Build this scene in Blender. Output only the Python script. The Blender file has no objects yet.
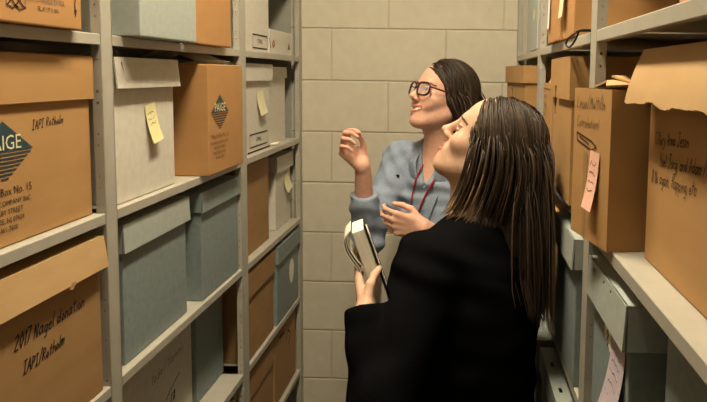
import bpy, bmesh, math, random
import numpy as np
from mathutils import Vector, Matrix, Euler
random.seed(7)
PI = math.pi
SC = bpy.context.scene
COL = SC.collection
H = 1.62            # camera height above the floor; everything below is laid out relative to eye level

# ---------------------------------------------------------------- camera
F, PX, PY, PIT, YAW, ROL = 686.61, 441.18, 140.02, .0951, -.0272, -.0147
cam_d = bpy.data.cameras.new('camera')
cam = bpy.data.objects.new('camera', cam_d); COL.objects.link(cam)
cam_d.sensor_fit = 'HORIZONTAL'; cam_d.sensor_width = 36.0
cam_d.lens = F / 707 * 36
cam_d.shift_x = (353.5 - PX) / 707
cam_d.shift_y = (PY - 201.0) / 707
cam_d.clip_start = .05
Rz = Matrix.Rotation(YAW, 3, 'Z'); Rx = Matrix.Rotation(-PIT, 3, 'X'); Ry = Matrix.Rotation(-ROL, 3, 'Y')
def _rot(v):
    X, Y, Z = v
    c, s = math.cos(YAW), math.sin(YAW); x = c*X - s*Y; y = s*X + c*Y
    c, s = math.cos(PIT), math.sin(PIT); yd = c*y - s*Z; zu = s*y + c*Z
    c, s = math.cos(ROL), math.sin(ROL); return (c*x - s*zu, yd, s*x + c*zu)
_c = [_rot(e) for e in ((1,0,0),(0,1,0),(0,0,1))]
right = Vector((_c[0][0], _c[1][0], _c[2][0])); fwd = Vector((_c[0][1], _c[1][1], _c[2][1])); up = Vector((_c[0][2], _c[1][2], _c[2][2]))
Mc = Matrix((right, up, -fwd)).transposed().to_4x4()
cam.matrix_world = Mc
SC.camera = cam

# ---------------------------------------------------------------- world, exposure
w = bpy.data.worlds.new('world'); SC.world = w; w.use_nodes = True
w.node_tree.nodes['Background'].inputs[0].default_value = (1, .9, .75, 1)
w.node_tree.nodes['Background'].inputs[1].default_value = .05
SC.view_settings.view_transform = 'Standard'; SC.view_settings.look = 'None'
SC.view_settings.exposure = 0.0; SC.view_settings.gamma = 1.0; SC.view_settings.use_curve_mapping = False
LAMP_STRENGTH = 82.0
LAMP_COLOR = (1.0, .87, .64, 1)

# ---------------------------------------------------------------- materials
def nodes_of(name):
    m = bpy.data.materials.new(name); m.use_nodes = True
    nt = m.node_tree; b = nt.nodes['Principled BSDF']
    return m, nt, b
def mix_noise(nt, b, c1, c2, scale=(8, 8, 8), nscale=6, detail=6, contrast=(.35, .65), bump=.0, bscale=None, dist=.001):
    tc = nt.nodes.new('ShaderNodeTexCoord'); mp = nt.nodes.new('ShaderNodeMapping')
    mp.inputs['Scale'].default_value = scale
    nt.links.new(tc.outputs['Object'], mp.inputs['Vector'])
    n = nt.nodes.new('ShaderNodeTexNoise'); n.inputs['Scale'].default_value = nscale; n.inputs['Detail'].default_value = detail
    nt.links.new(mp.outputs['Vector'], n.inputs['Vector'])
    r = nt.nodes.new('ShaderNodeValToRGB')
    r.color_ramp.elements[0].position = contrast[0]; r.color_ramp.elements[1].position = contrast[1]
    r.color_ramp.elements[0].color = (*c1, 1); r.color_ramp.elements[1].color = (*c2, 1)
    nt.links.new(n.outputs['Fac'], r.inputs['Fac']); nt.links.new(r.outputs['Color'], b.inputs['Base Color'])
    if bump:
        n2 = nt.nodes.new('ShaderNodeTexNoise'); n2.inputs['Scale'].default_value = bscale or nscale*4; n2.inputs['Detail'].default_value = 3
        nt.links.new(mp.outputs['Vector'], n2.inputs['Vector'])
        bp = nt.nodes.new('ShaderNodeBump'); bp.inputs['Strength'].default_value = bump; bp.inputs['Distance'].default_value = dist
        nt.links.new(n2.outputs['Fac'], bp.inputs['Height']); nt.links.new(bp.outputs['Normal'], b.inputs['Normal'])
def mat(name, c1, c2=None, rough=.7, metal=0, spec=.3, **k):
    m, nt, b = nodes_of(name)
    c2 = c2 or tuple(x*.88 for x in c1)
    mix_noise(nt, b, c1, c2, **k)
    b.inputs['Roughness'].default_value = rough; b.inputs['Metallic'].default_value = metal
    b.inputs['Specular IOR Level'].default_value = spec
    return m
M = {}
M['card'] = mat('kraft cardboard', (.445,.25,.095), (.415,.228,.083), rough=.75, scale=(1,1,3), nscale=10, bump=.1, dist=.0004)
M['card_orange'] = mat('orange kraft cardboard', (.465,.245,.09), (.43,.222,.078), rough=.75, scale=(1,1,3), nscale=10, bump=.1, dist=.0004)
M['card_pale'] = mat('pale kraft cardboard', (.52,.335,.155), (.485,.305,.138), rough=.75, scale=(1,1,3), nscale=10, bump=.1, dist=.0004)
M['card_brown'] = mat('brown kraft cardboard', (.365,.21,.085), (.33,.187,.072), rough=.75, scale=(1,1,3), nscale=10, bump=.1, dist=.0004)
M['grey_board'] = mat('blue grey archival board', (.245,.285,.275), (.205,.245,.24), rough=.6, nscale=9, bump=.1, dist=.0004)
M['grey_light'] = mat('pale grey archival board', (.40,.43,.39), (.36,.39,.35), rough=.55, nscale=9, bump=.1, dist=.0004)
M['gap_shade'] = mat('shaded gap board', (.16,.185,.18), (.13,.155,.15), rough=.6, nscale=9, bump=.1, dist=.0004)  # darkness of a shadowed shelf gap put into the board colour
M['white_board'] = mat('off white board', (.66,.62,.53), (.60,.56,.47), rough=.65, nscale=7, bump=.08, dist=.0004)
M['paper'] = mat('cream paper', (.86,.83,.70), (.82,.79,.66), rough=.8, nscale=20)
M['paper_edge'] = mat('page edges', (.86,.83,.70), (.74,.70,.57), rough=.85, scale=(1,60,1), nscale=9)
M['note_yellow'] = mat('yellow sticky paper', (.76,.70,.36), (.72,.66,.32), rough=.75)
M['note_cream'] = mat('cream sticky paper', (.76,.70,.45), (.72,.66,.40), rough=.75)
M['note_pink'] = mat('pink paper slip', (.85,.50,.38), (.80,.45,.34), rough=.75)
M['note_lilac'] = mat('lilac paper slip', (.52,.44,.48), (.47,.39,.43), rough=.75)
M['metal'] = mat('grey painted steel', (.43,.40,.33), (.40,.37,.305), rough=.42, spec=.4, nscale=4, bump=.03, dist=.0003)
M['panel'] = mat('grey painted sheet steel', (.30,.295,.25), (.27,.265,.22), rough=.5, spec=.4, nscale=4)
M['panel_shade'] = mat('green grey sheet steel with painted shade', (.055,.06,.048), (.048,.053,.042), rough=.6)  # right-hand back panels: shade of the deep shelves put into the green grey
M['ink'] = mat('black ink', (.015,.013,.012), rough=.8)
M['ink_brown'] = mat('brown black print', (.045,.025,.015), rough=.8)
M['ink_pale'] = mat('thin grey ink', (.16,.13,.10), rough=.8)
M['ink_teal'] = mat('dark teal print', (.022,.05,.062), (.028,.06,.072), rough=.7)
M['ink_slate'] = mat('faded slate print', (.075,.07,.05), rough=.8)
M['ink_soft'] = mat('faded brown print', (.13,.075,.03), rough=.8)
M['ink_red'] = mat('red print', (.6,.12,.08), rough=.7)
M['dark'] = mat('dark void', (.02,.018,.015), rough=.9)
M['wall'] = mat('cream painted block', (.60,.545,.43), (.565,.51,.395), rough=.6, nscale=3, bump=.25, bscale=26, dist=.0015)
M['mortar'] = mat('painted mortar', (.53,.475,.36), rough=.75, nscale=9)
M['floor'] = mat('grey vinyl floor', (.30,.28,.25), (.25,.235,.21), rough=.45, nscale=5)
M['ceiling'] = mat('white ceiling', (.70,.67,.60), rough=.9, nscale=12)
M['black_strap'] = mat('black cord', (.012,.012,.012), rough=.5)
def emit(name, col, s):
    m, nt, b = nodes_of(name); b.inputs['Emission Color'].default_value = col; b.inputs['Emission Strength'].default_value = s
    n = nt.nodes.new('ShaderNodeRGB'); n.outputs[0].default_value = (.8,.8,.8,1); nt.links.new(n.outputs[0], b.inputs['Base Color'])
    return m
M['lamp'] = emit('lamp diffuser', LAMP_COLOR, LAMP_STRENGTH)

# ---------------------------------------------------------------- mesh helpers
class MB:
    """collects pieces of ONE mesh"""
    def __init__(s): s.bm = bmesh.new(); s.mats = []
    def mi(s, m):
        if m not in s.mats: s.mats.append(m)
        return s.mats.index(m)
    def box(s, a, b, m, bev=0, seg=1, mtx=None):
        x0,y0,z0 = a; x1,y1,z1 = b
        t = bmesh.new()
        vs = [t.verts.new(p) for p in ((x0,y0,z0),(x1,y0,z0),(x1,y1,z0),(x0,y1,z0),(x0,y0,z1),(x1,y0,z1),(x1,y1,z1),(x0,y1,z1))]
        for f in ((0,3,2,1),(4,5,6,7),(0,1,5,4),(1,2,6,5),(2,3,7,6),(3,0,4,7)): t.faces.new([vs[i] for i in f])
        if bev: bmesh.ops.bevel(t, geom=t.edges[:], offset=bev, segments=seg, profile=.6, affect='EDGES')
        s.add(t, m, mtx)
    def add(s, t, m, mtx=None):
        i = s.mi(m); mp = {}
        for v in t.verts: mp[v] = s.bm.verts.new(mtx @ v.co if mtx else v.co)
        for f in t.faces:
            try:
                g = s.bm.faces.new([mp[v] for v in f.verts]); g.material_index = i; g.smooth = f.smooth
            except ValueError: pass
        t.free()
    def poly(s, pts, m):
        i = s.mi(m); f = s.bm.faces.new([s.bm.verts.new(p) for p in pts]); f.material_index = i
    def grid(s, rows, m, smooth=False, closed=False):
        i = s.mi(m); vv = [[s.bm.verts.new(p) for p in r] for r in rows]
        for a, b in zip(vv, vv[1:]):
            n = len(a)
            for k in range(n if closed else n-1):
                f = s.bm.faces.new((a[k], a[(k+1) % n], b[(k+1) % n], b[k])); f.material_index = i; f.smooth = smooth
        return vv
    def sheet(s, rows, th, m, smooth=True):
        """a thin sheet with real thickness, from a grid of points"""
        R, Cn = len(rows), len(rows[0]); P = [[Vector(p) for p in r] for r in rows]
        def nrm(i, j):
            a = P[min(i+1,R-1)][j] - P[max(i-1,0)][j]; b = P[i][min(j+1,Cn-1)] - P[i][max(j-1,0)]
            return a.cross(b).normalized()
        Q = [[P[i][j] + nrm(i,j)*th for j in range(Cn)] for i in range(R)]
        s.grid(P, m, smooth); s.grid([list(reversed(r)) for r in Q], m, smooth)
        ring = [(i,0) for i in range(R)] + [(R-1,j) for j in range(1,Cn)] + [(i,Cn-1) for i in range(R-2,-1,-1)] + [(0,j) for j in range(Cn-2,0,-1)]
        s.grid([[P[i][j] for i,j in ring], [Q[i][j] for i,j in ring]], m, False, True)
    def plate(s, u0, u1, v0, v1, holes, t0, t1, m, frame):
        """plate in the u/v plane with rectangular holes, thickness t0..t1; frame(u,v,t)->point"""
        us = sorted({u0,u1,*[h[0] for h in holes],*[h[1] for h in holes]}); vs = sorted({v0,v1,*[h[2] for h in holes],*[h[3] for h in holes]})
        def solid(i, j):
            if i < 0 or j < 0 or i >= len(us)-1 or j >= len(vs)-1: return False
            cu, cv = (us[i]+us[i+1])/2, (vs[j]+vs[j+1])/2
            return not any(h[0] < cu < h[1] and h[2] < cv < h[3] for h in holes)
        for i in range(len(us)-1):
            for j in range(len(vs)-1):
                if not solid(i,j): continue
                a,b,c,d = us[i],us[i+1],vs[j],vs[j+1]
                for t in (t0,t1): s.poly([frame(a,c,t),frame(b,c,t),frame(b,d,t),frame(a,d,t)], m)
                if not solid(i-1,j): s.poly([frame(a,c,t0),frame(a,d,t0),frame(a,d,t1),frame(a,c,t1)], m)
                if not solid(i+1,j): s.poly([frame(b,c,t0),frame(b,d,t0),frame(b,d,t1),frame(b,c,t1)], m)
                if not solid(i,j-1): s.poly([frame(a,c,t0),frame(b,c,t0),frame(b,c,t1),frame(a,c,t1)], m)
                if not solid(i,j+1): s.poly([frame(a,d,t0),frame(b,d,t0),frame(b,d,t1),frame(a,d,t1)], m)
    def tube(s, pts, r, m, n=8, smooth=True, cap=True, flat=1.0):
        pts = [Vector(p) for p in pts]; rows = []
        rr = r if isinstance(r, (list,tuple)) else [r]*len(pts)
        ref = None
        for k, p in enumerate(pts):
            d = (pts[min(k+1,len(pts)-1)] - pts[max(k-1,0)]).normalized()
            if ref is None:
                ref = d.orthogonal().normalized()
            ref = (ref - d*ref.dot(d)).normalized(); b = d.cross(ref)
            rows.append([p + (ref*math.cos(2*PI*q/n)*flat + b*math.sin(2*PI*q/n))*rr[k] for q in range(n)])
        vv = s.grid(rows, m, smooth, True)
        if cap:
            for e, rv in ((0,True),(-1,False)):
                f = s.bm.faces.new(list(reversed(vv[e])) if rv else vv[e]); f.material_index = s.mi(m)
    def build(s, name, parent=None, loc=None, recalc=True):
        if recalc: bmesh.ops.recalc_face_normals(s.bm, faces=s.bm.faces[:])
        me = bpy.data.meshes.new(name); s.bm.to_mesh(me); s.bm.free()
        for m in s.mats: me.materials.append(M[m] if isinstance(m, str) else m)
        o = bpy.data.objects.new(name, me); COL.objects.link(o)
        if parent: o.parent = parent
        if loc: o.location = loc
        return o
def empty(name, loc, rz=0):
    o = bpy.data.objects.new(name, None); COL.objects.link(o); o.location = loc; o.rotation_euler = (0,0,rz); o.empty_display_size = .1
    return o
def tag(o, label, cat, group=None):
    o['label'] = label; o['category'] = cat
    if group: o['group'] = group
    return o
def struct(o): o['kind'] = 'structure'; return o

# ---- printed text and handwriting, as geometry lying on a face (local x right, z up, on y = -.0006)
def text_faces(mb, body, x, z, size, m, align='CENTER', shear=0, y=-.0007, xs=1.0, rot=0):
    cu = bpy.data.curves.new('t', 'FONT'); cu.body = body; cu.size = size; cu.align_x = align; cu.shear = shear; cu.resolution_u = 2
    ob = bpy.data.objects.new('t', cu); COL.objects.link(ob)
    dg = bpy.context.evaluated_depsgraph_get(); me = ob.evaluated_get(dg).to_mesh()
    t = bmesh.new(); t.from_mesh(me); ob.to_mesh_clear() if hasattr(ob, 'to_mesh_clear') else None
    bpy.data.objects.remove(ob); bpy.data.curves.remove(cu)
    c, s = math.cos(rot), math.sin(rot)
    for v in t.verts:
        a, b = v.co.x*xs, v.co.y
        v.co = Vector((x + a*c - b*s, y, z + a*s + b*c))
    mb.add(t, m)
G = {  # single-stroke letters, unit cap height
'a':'.45,.5 .1,.45 .02,.2 .15,0 .4,.15 .45,.5;.45,.5 .45,.05 .55,0', 'b':'.05,1 .03,0;.03,.2 .3,.5 .45,.25 .25,0 .03,.1','c':'.42,.42 .2,.5 .03,.25 .2,0 .45,.1',
'd':'.45,.4 .15,.48 .03,.2 .2,0 .42,.2;.5,1 .45,0','e':'.05,.25 .42,.3 .3,.5 .08,.4 .05,.12 .25,0 .45,.1','f':'.45,.95 .25,.9 .2,0;.05,.5 .4,.5',
'g':'.42,.45 .12,.48 .05,.2 .25,.05 .42,.3;.45,.5 .4,-.3 .1,-.35','h':'.08,1 .03,0;.05,.3 .3,.5 .4,.3 .42,0','i':'.1,.5 .1,0;.1,.7 .12,.74','j':'.25,.5 .2,-.25 .02,-.3;.25,.7 .27,.74',
'k':'.05,1 .03,0;.4,.5 .06,.22 .42,0','l':'.1,1 .06,.05 .15,0','m':'.03,.5 .03,0;.04,.35 .2,.5 .27,.3 .27,0;.28,.35 .45,.5 .52,.3 .52,0','n':'.03,.5 .03,0;.04,.3 .25,.5 .38,.35 .4,0',
'o':'.22,.5 .03,.25 .2,0 .42,.22 .22,.5','p':'.05,.5 .02,-.4;.05,.35 .28,.5 .42,.28 .25,.05 .04,.1','q':'.42,.4 .15,.48 .05,.2 .25,.05 .42,.3;.44,.5 .42,-.4','r':'.03,.5 .03,0;.04,.3 .2,.48 .35,.45',
's':'.38,.45 .15,.5 .08,.35 .33,.18 .25,0 .03,.05','t':'.2,.9 .16,.1 .3,0;.02,.6 .38,.62','u':'.03,.5 .06,.05 .25,.02 .4,.3;.42,.5 .42,0','v':'.03,.5 .2,0 .4,.5','w':'.02,.5 .13,0 .27,.4 .4,0 .55,.5','x':'.03,.5 .4,0;.4,.5 .03,0',
'y':'.03,.5 .2,.1;.42,.5 .1,-.4','z':'.03,.5 .4,.5 .03,0 .42,0',
'A':'.02,0 .3,1 .55,0;.12,.4 .48,.4','C':'.5,.9 .25,1 .03,.5 .25,0 .52,.12','I':'.2,1 .18,0;.03,1 .38,1;.02,0 .36,0','J':'.45,1 .4,.1 .2,0 .03,.2;.2,1 .6,1','L':'.08,1 .04,0 .45,.03','M':'.03,0 .1,1 .3,.4 .52,1 .6,0','N':'.03,0 .06,1 .45,0 .5,1',
'P':'.08,1 .04,0;.08,1 .45,.85 .4,.55 .06,.48','R':'.08,1 .04,0;.08,1 .45,.85 .4,.55 .06,.5 .48,0','S':'.45,.9 .2,1 .08,.75 .42,.35 .3,.02 .02,.1','Y':'.03,1 .25,.5;.5,1 .2,0','H':'.06,1 .03,0;.48,1 .45,0;.05,.5 .47,.5','U':'.04,1 .08,.1 .3,0 .46,.2 .5,1',
'0':'.22,1 .03,.5 .2,0 .42,.5 .22,1','1':'.1,.85 .22,1 .2,0','2':'.04,.8 .25,1 .42,.75 .03,.02 .48,0','7':'.03,1 .45,1 .15,0','8':'.25,.52 .06,.8 .25,1 .42,.78 .25,.52 .04,.2 .22,0 .45,.22 .25,.52','9':'.42,.7 .2,.5 .05,.78 .25,1 .42,.75 .35,0',
'/':'.03,-.1 .4,1.1','!':'.12,1 .1,.3;.1,.05 .12,0',',':'.1,.05 .04,-.15','&':'.5,0 .1,.75 .25,1 .38,.8 .05,.25 .2,0 .5,.4','.':'.08,0 .1,.03'}
def ribbon(mb, pts, wd, m, y=-.0008):
    P = [Vector((p[0], p[1])) for p in pts]
    for k in range(len(P)-1):
        d = (P[k+1]-P[k])
        if d.length < 1e-6: continue
        d.normalize(); n = Vector((-d.y, d.x))*wd/2; e = d*wd*.3
        a, b = P[k]-e, P[k+1]+e
        mb.poly([(q.x, y, q.y) for q in (a-n, b-n, b+n, a+n)], m)
def handwrite(mb, text, x, z, size, m='ink', slope=0, wd=None, slant=.25, xs=.9, seed=1):
    rnd = random.Random(seed); wd = wd or size*.09; cx = 0
    for ch in text:
        if ch == ' ': cx += .35*size*xs; continue
        g = G.get(ch)
        if not g: continue
        wmax = 0; jz = rnd.uniform(-.06,.06)*size; sc = rnd.uniform(.9,1.08)
        for st in g.split(';'):
            pts = []
            for q in st.split():
                a, b = map(float, q.split(',')); wmax = max(wmax, a)
                px = (a + b*slant)*size*xs*sc + rnd.uniform(-.015,.015)*size; pz = b*size*sc + jz
                pts.append((x + cx + px, z + (cx+px)*slope + pz))
            ribbon(mb, pts, wd, m)
        cx += (wmax + .13)*size*xs
def bx_local(side): return PI/2 if side == 'L' else -PI/2

# ---------------------------------------------------------------- room
CEIL, WL, WR = 1.14, -1.3, .9
def room():
    YW = 2.703
    m = MB(); BH, BW = .2032, .449
    z = .1733 + BH*5; row = 0
    m.box((WL, YW+.0005, -H), (WR, YW+.16, CEIL), 'mortar')
    ztop = z
    for k in range(14):
        zt = ztop - k*BH; zb = zt - BH
        off = 0 if (k % 2 == 0) else BW/2
        x = -.285 + off - BW*3
        while x < WR+.05:
            a, b = max(x+.0025, WL), min(x+BW-.0025, WR)
            zz0, zz1 = max(zb+.0025, -H), min(zt-.0025, CEIL)
            if b-a > .02 and zz1-zz0 > .02:
                m.box((a, YW-.003, zz0), (b, YW+.02, zz1), 'wall', bev=.003, seg=2)
            x += BW
    struct(m.build('wall_back'))
    m = MB(); m.box((-1.3,-2.6,-H), (-1.24,YW,CEIL), 'wall'); struct(m.build('wall_left'))
    m = MB(); m.box((WR-.06,-2.6,-H), (WR,YW,CEIL), 'wall'); struct(m.build('wall_right'))
    m = MB(); m.box((-1.3,-2.66,-H), (WR,-2.6,CEIL), 'wall'); struct(m.build('wall_front'))
    m = MB(); m.box((-1.3,-2.66,-H-.06), (WR,YW+.16,-H), 'floor'); struct(m.build('floor'))
    m = MB(); m.box((-1.3,-2.66,CEIL), (WR,YW+.16,CEIL+.06), 'ceiling'); struct(m.build('ceiling'))
room()
def ceiling_light(y0, y1, x=-.2, label=''):
    t = tag(empty('ceiling_light', (x, (y0+y1)/2, CEIL)), label, 'ceiling light'); L = (y1-y0)/2
    m = MB(); m.box((-.085,-L,-.05), (.085,L,0), 'metal', bev=.006); m.build('housing', t)
    m = MB(); m.box((-.07,-L+.02,-.075), (.07,L-.02,-.0505), 'lamp', bev=.01, seg=3); m.build('diffuser', t)
ceiling_light(.60, 1.80, label='long fluorescent strip light on the ceiling over the middle of the aisle')

# ---------------------------------------------------------------- shelving
SH_L = [.69, .378, .0615, -.2542, -.5729, -.8897, -1.1922, -1.51]
SH_R = [.69, .38, .0748, -.2444, -.5665, -.885, -1.195, -1.51]
POST_L = [(.42,.46), (1.185,1.2245), (1.937,1.992), (2.655,2.700)]
POST_R = [(.35,.40), (1.105,1.168), (1.83,1.962), (2.655,2.700)]
def shelving(side):
    xf = -.626 if side == 'L' else .216; sg = -1 if side == 'L' else 1
    D = .40; posts = POST_L if side == 'L' else [(.35,.395),(1.118,1.165),(1.905,1.96),(2.655,2.70)]; hs = SH_L if side == 'L' else SH_R
    root = tag(empty('shelving_unit', (xf, posts[0][0], -H)), 'run of grey steel shelving along the %s side of the aisle' % ('left' if side=='L' else 'right'), 'shelving')
    X = lambda d: sg*d; Y0 = posts[0][0]
    def bx(m, d0, d1, ya, yb, za, zb, mt='metal', bev=.0015):
        a, b = sorted((X(d0), X(d1))); m.box((a, ya-Y0, za+H), (b, yb-Y0, zb+H), mt, bev=bev)
    for i, (ya, yb) in enumerate(posts):
        for rear in (0, 1):
            m = MB(); d = D-.003 if rear else 0
            fl = .0025
            bx(m, d, d+fl, ya, yb, -H+.001, .70, bev=.0008)
            # flange standing across the run, punched with adjustment holes
            holes = []
            z = -H+.06
            while z < .66:
                holes += [(.006,.010,z+H,z+H+.004), (.006,.010,z+H+.020,z+H+.024)]; z += .075
            d0, d1 = (0, .017) if not rear else (-.017, 0)
            hh = holes if not rear else [(-h[1], -h[0], h[2], h[3]) for h in holes]
            for yy in (ya-.0005, yb-.0022):
                m.plate(d0, d1, .001, .70+H, hh, yy, yy+.0025, 'metal', lambda u,v,t: (X(d+u), t-Y0, v))
            m.build('post', root)
    for i in range(len(posts)-1):
        ya, yb = posts[i][1]+.0015, posts[i+1][0]-.0015
        for z in hs:
            m = MB()
            bx(m, .001, D-.004, ya, yb, z-.0022, z, bev=.0006)
            bx(m, .0, .0022, ya, yb, z-.019, z-.0005, bev=.0008)
            bx(m, .0022, .014, ya, yb, z-.019, z-.017, bev=.0005)
            bx(m, D-.006, D-.004, ya, yb, z-.019, z-.0005, bev=.0006)
            m.build('shelf', root)
        m = MB(); bx(m, D, D+.002, posts[i][0], posts[i+1][1], -H+.08, .70, 'panel' if side == 'L' else 'panel_shade', bev=0); m.build('back_panel', root)
    for i, (ya, yb) in enumerate(posts):
        if i in (1, 2): continue
        m = MB(); yc = (ya+yb)/2
        bx(m, .036, D-.04, yc-.001, yc+.001, -H+.08, .70, 'panel', bev=0); m.build('side_panel', root)
    return root
shelving('L'); shelving('R')

# ---------------------------------------------------------------- boxes
def plain(mb, w, d, h, m, bev=.0025): mb.box((-w/2,0,0), (w/2,d,h), m, bev=bev, seg=2)
def hollow(mb, w, d, h, m, t=.004, holes=(), side_holes=()):
    mb.plate(-w/2, w/2, 0, h, list(holes), 0, t, m, lambda u,v,q: (u,q,v))
    mb.plate(-w/2, w/2, 0, h, [], d-t, d, m, lambda u,v,q: (u,q,v))
    mb.plate(t, d-t, 0, h, list(side_holes), -w/2, -w/2+t, m, lambda u,v,q: (q,u,v))
    mb.plate(t, d-t, 0, h, [], w/2-t, w/2, m, lambda u,v,q: (q,u,v))
    mb.plate(-w/2+t, w/2-t, t, d-t, [], 0, t, m, lambda u,v,q: (u,v,q))
def lid_shell(mb, w, d, h, lh, over, m, holes=(), t=.003, flare=0, top_th=.003):
    """drop-over lid: top at height h, skirt lh deep, standing `over` outside the tub"""
    a = over; z1 = h; z0 = h-lh
    mb.plate(-w/2-a, w/2+a, z0, z1, list(holes), -a, -a+t, m, lambda u,v,q: (u, q-flare*(z1-v), v))
    mb.plate(-w/2-a, w/2+a, z0, z1, [], d+a-t, d+a, m, lambda u,v,q: (u,q,v))
    for s in (-1,1):
        xx = s*(w/2+a); lo, hi = sorted((xx, xx-s*t))
        mb.plate(-a+t, d+a-t, z0, z1, [], lo, hi, m, lambda u,v,q: (q,u,v))
    mb.box((-w/2-a, -a, z1-top_th), (w/2+a, d+a, z1), m, bev=.0012)
def box(side, xf, ya, yb, z, h, label, m='card', cat='storage box', group=None, d=.34, lid=None, over=.005, lm=None, rz=0, holes=(), lidholes=(), name='archive_box', flare=0, open_top=False, bev=.0025, lidx=0):
    z += .0008
    group = group or ('boxes on the left shelves' if side == 'L' else 'boxes on the right shelves')
    r = tag(empty(name, (xf, (ya+yb)/2, z), bx_local(side)+rz), label, cat, group)
    w = yb-ya; mb = MB()
    if holes or open_top: hollow(mb, w, d, h-(.004 if lid else 0), m, holes=holes)
    else: plain(mb, w, d, h-(.004 if lid else 0), m, bev)
    r['w'] = w
    mb.build('tub' if lid else 'carton', r)
    if lid:
        mb = MB(); lid_shell(mb, w, d, h, lid, over, lm or m, lidholes, flare=flare); mb.build('lid', r)
    del r['w']
    return r
def note(root, x0, z1, w, h, m, label, lift=.012, tilt=0, y=-.001, name='sticky_note', lines=0, curl=None):
    mb = MB(); rows = []
    n = 8
    for i in range(n+1):
        t = i/n; out = -(lift*t*t)
        c, s = math.cos(tilt), math.sin(tilt)
        row = []
        for j in range(4):
            a, b = w*j/3, -h*t
            row.append((x0 + a*c - b*s, y - .0004 + out, z1 + a*s + b*c))
        rows.append(row)
    mb.sheet(rows, .0004, m)
    o = mb.build(name, root); o['label'] = label
    if lines:
        mb = MB(); c, s = math.cos(tilt), math.sin(tilt)
        for k in range(lines):
            t = .2+.16*k*(4/max(4,lines)); out = lift*t*t
            ln = []
            for q in range(7): ln.append((w*(.15+.6*q/6), -h*t + random.uniform(-.004,.004)))
            P = [(x0+a*c-b*s, z1+a*s+b*c) for a,b in ln]
            ribbon(mb, P, .0013, 'ink_pale', y=y-.0012-out)
        mb.build('handwriting', o)
    return o
def paige_print(root, cx, cz, hw=.066, hh=.045, ink='ink_teal', ink2='ink_brown'):
    y = -.0007
    mb = MB(); mb.poly([(cx-hw,y,cz),(cx+hw,y,cz),(cx,y,cz+hh)], ink)
    nst = 7
    for k in range(nst):
        a = .06+k*.13; b = a+.06
        if b > 1: b = .98
        mb.poly([(cx-hw*(1-a),y,cz-hh*a),(cx+hw*(1-a),y,cz-hh*a),(cx+hw*(1-b),y,cz-hh*b),(cx-hw*(1-b),y,cz-hh*b)], ink)
    mb.build('logo', root)
    mb = MB(); text_faces(mb, 'PAIGE', cx, cz+.003, .030, 'note_cream', y=-.0012, xs=.98); mb.build('logo_lettering', root)
    mb = MB(); zz = cz-hh-.018
    text_faces(mb, 'Miracle Box No. 15', cx+.0, zz, .0165, ink2, xs=.92)
    for k, t in enumerate(('THE PAIGE COMPANY INC.', '400 KELBY STREET', 'FORT LEE, NJ 07024', '201-461-7800')):
        text_faces(mb, t, cx-.005, zz-.0145-.0125*k, .0105, ink2)
    mb.build('printed_lettering', root)

# ---- left side, nearest bay
r = box('L', -.612, .70, 1.102, .0615, .262, 'orange-brown printed carton with a down arrow at the top left corner', 'card_orange', d=.36, name='storage_carton')
yc = (.70+1.102)/2
mb = MB(); text_faces(mb, 'BOX STORAGE EXTRA', 1.008-yc, .033, .0115, 'ink_pale', xs=.8); text_faces(mb, 'TEL 45 137 IL 5001', 1.012-yc, .0215, .0085, 'ink_brown', xs=.8)
text_faces(mb, 'STORAGE', 1.02-yc, .046, .016, 'ink_brown'); text_faces(mb, 'TOP', 1.083-yc, .052, .009, 'ink_brown')
mb.build('printed_lettering', r)
mb = MB(); ax = 1.084-yc
ribbon(mb, [(ax,.047),(ax-.001,.036),(ax+.001,.030)], .0022, 'ink_brown'); mb.poly([(ax-.004,-.0008,.031),(ax+.004,-.0008,.031),(ax+.0005,-.0008,.020)], 'ink_brown')
mb.build('printed_arrow', r); mb = MB()
bx0 = .918-yc
ribbon(mb, [(bx0,.055),(bx0,.022),(bx0+.04,.022),(bx0+.04,.055)], .0012, 'ink_pale')
for dx in (0, .017):
    ribbon(mb, [(bx0+.002+dx,.024),(bx0+.008+dx,.029),(bx0+.009+dx,.043),(bx0+.012+dx,.03),(bx0+.018+dx,.024),(bx0+.024+dx,.022)], .0022, 'ink_brown')
ribbon(mb, [(bx0+.004,.022),(bx0+.012,.019),(bx0+.018,.023),(bx0+.028,.018),(bx0+.038,.022)], .0014, 'ink_brown')
mb.build('printed_symbol', r)
r = box('L', -.643, .70, 1.172, -.2542, .276, 'tan lidded box with a large dark blue diamond logo at the left edge', 'card', lid=.073, over=.006, lm='card', d=.36)
yc = (.70+1.172)/2
paige_print(r, .944-yc, .135, .067, .044)
mb = MB(); handwrite(mb, 'IAPI Rotholm', 1.010-yc, .162, .0145, slope=.05, wd=.0013, seed=3); mb.build('handwriting', r)
r = box('L', -.632, .68, 1.168, -.5729, .280, 'brown box with a bent tan lid and handwritten donation note, bottom left corner', 'card_brown', lid=.054, over=.006, lm='card_pale', d=.36, flare=.15)
yc = (.68+1.172)/2
mb = MB(); handwrite(mb, '2017 Nagel donation', 0.932-yc, .168, .021, slope=.03, wd=.0022, seed=5); handwrite(mb, 'IAPI/Rotholm', 0.950-yc, .126, .018, slope=.05, wd=.002, seed=6); mb.build('handwriting', r)
mb = MB(); 
for (a, b) in ((1.055,.222),(1.062,.226)): mb.poly([(q, -.0075-.15*(.280-zz), zz) for q, zz in ((a-yc-.006,b),(a-yc+.006,b-.002),(a-yc+.008,b+.004),(a-yc-.004,b+.005))], 'card_brown')
mb.build('scuff_mark', r)

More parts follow.
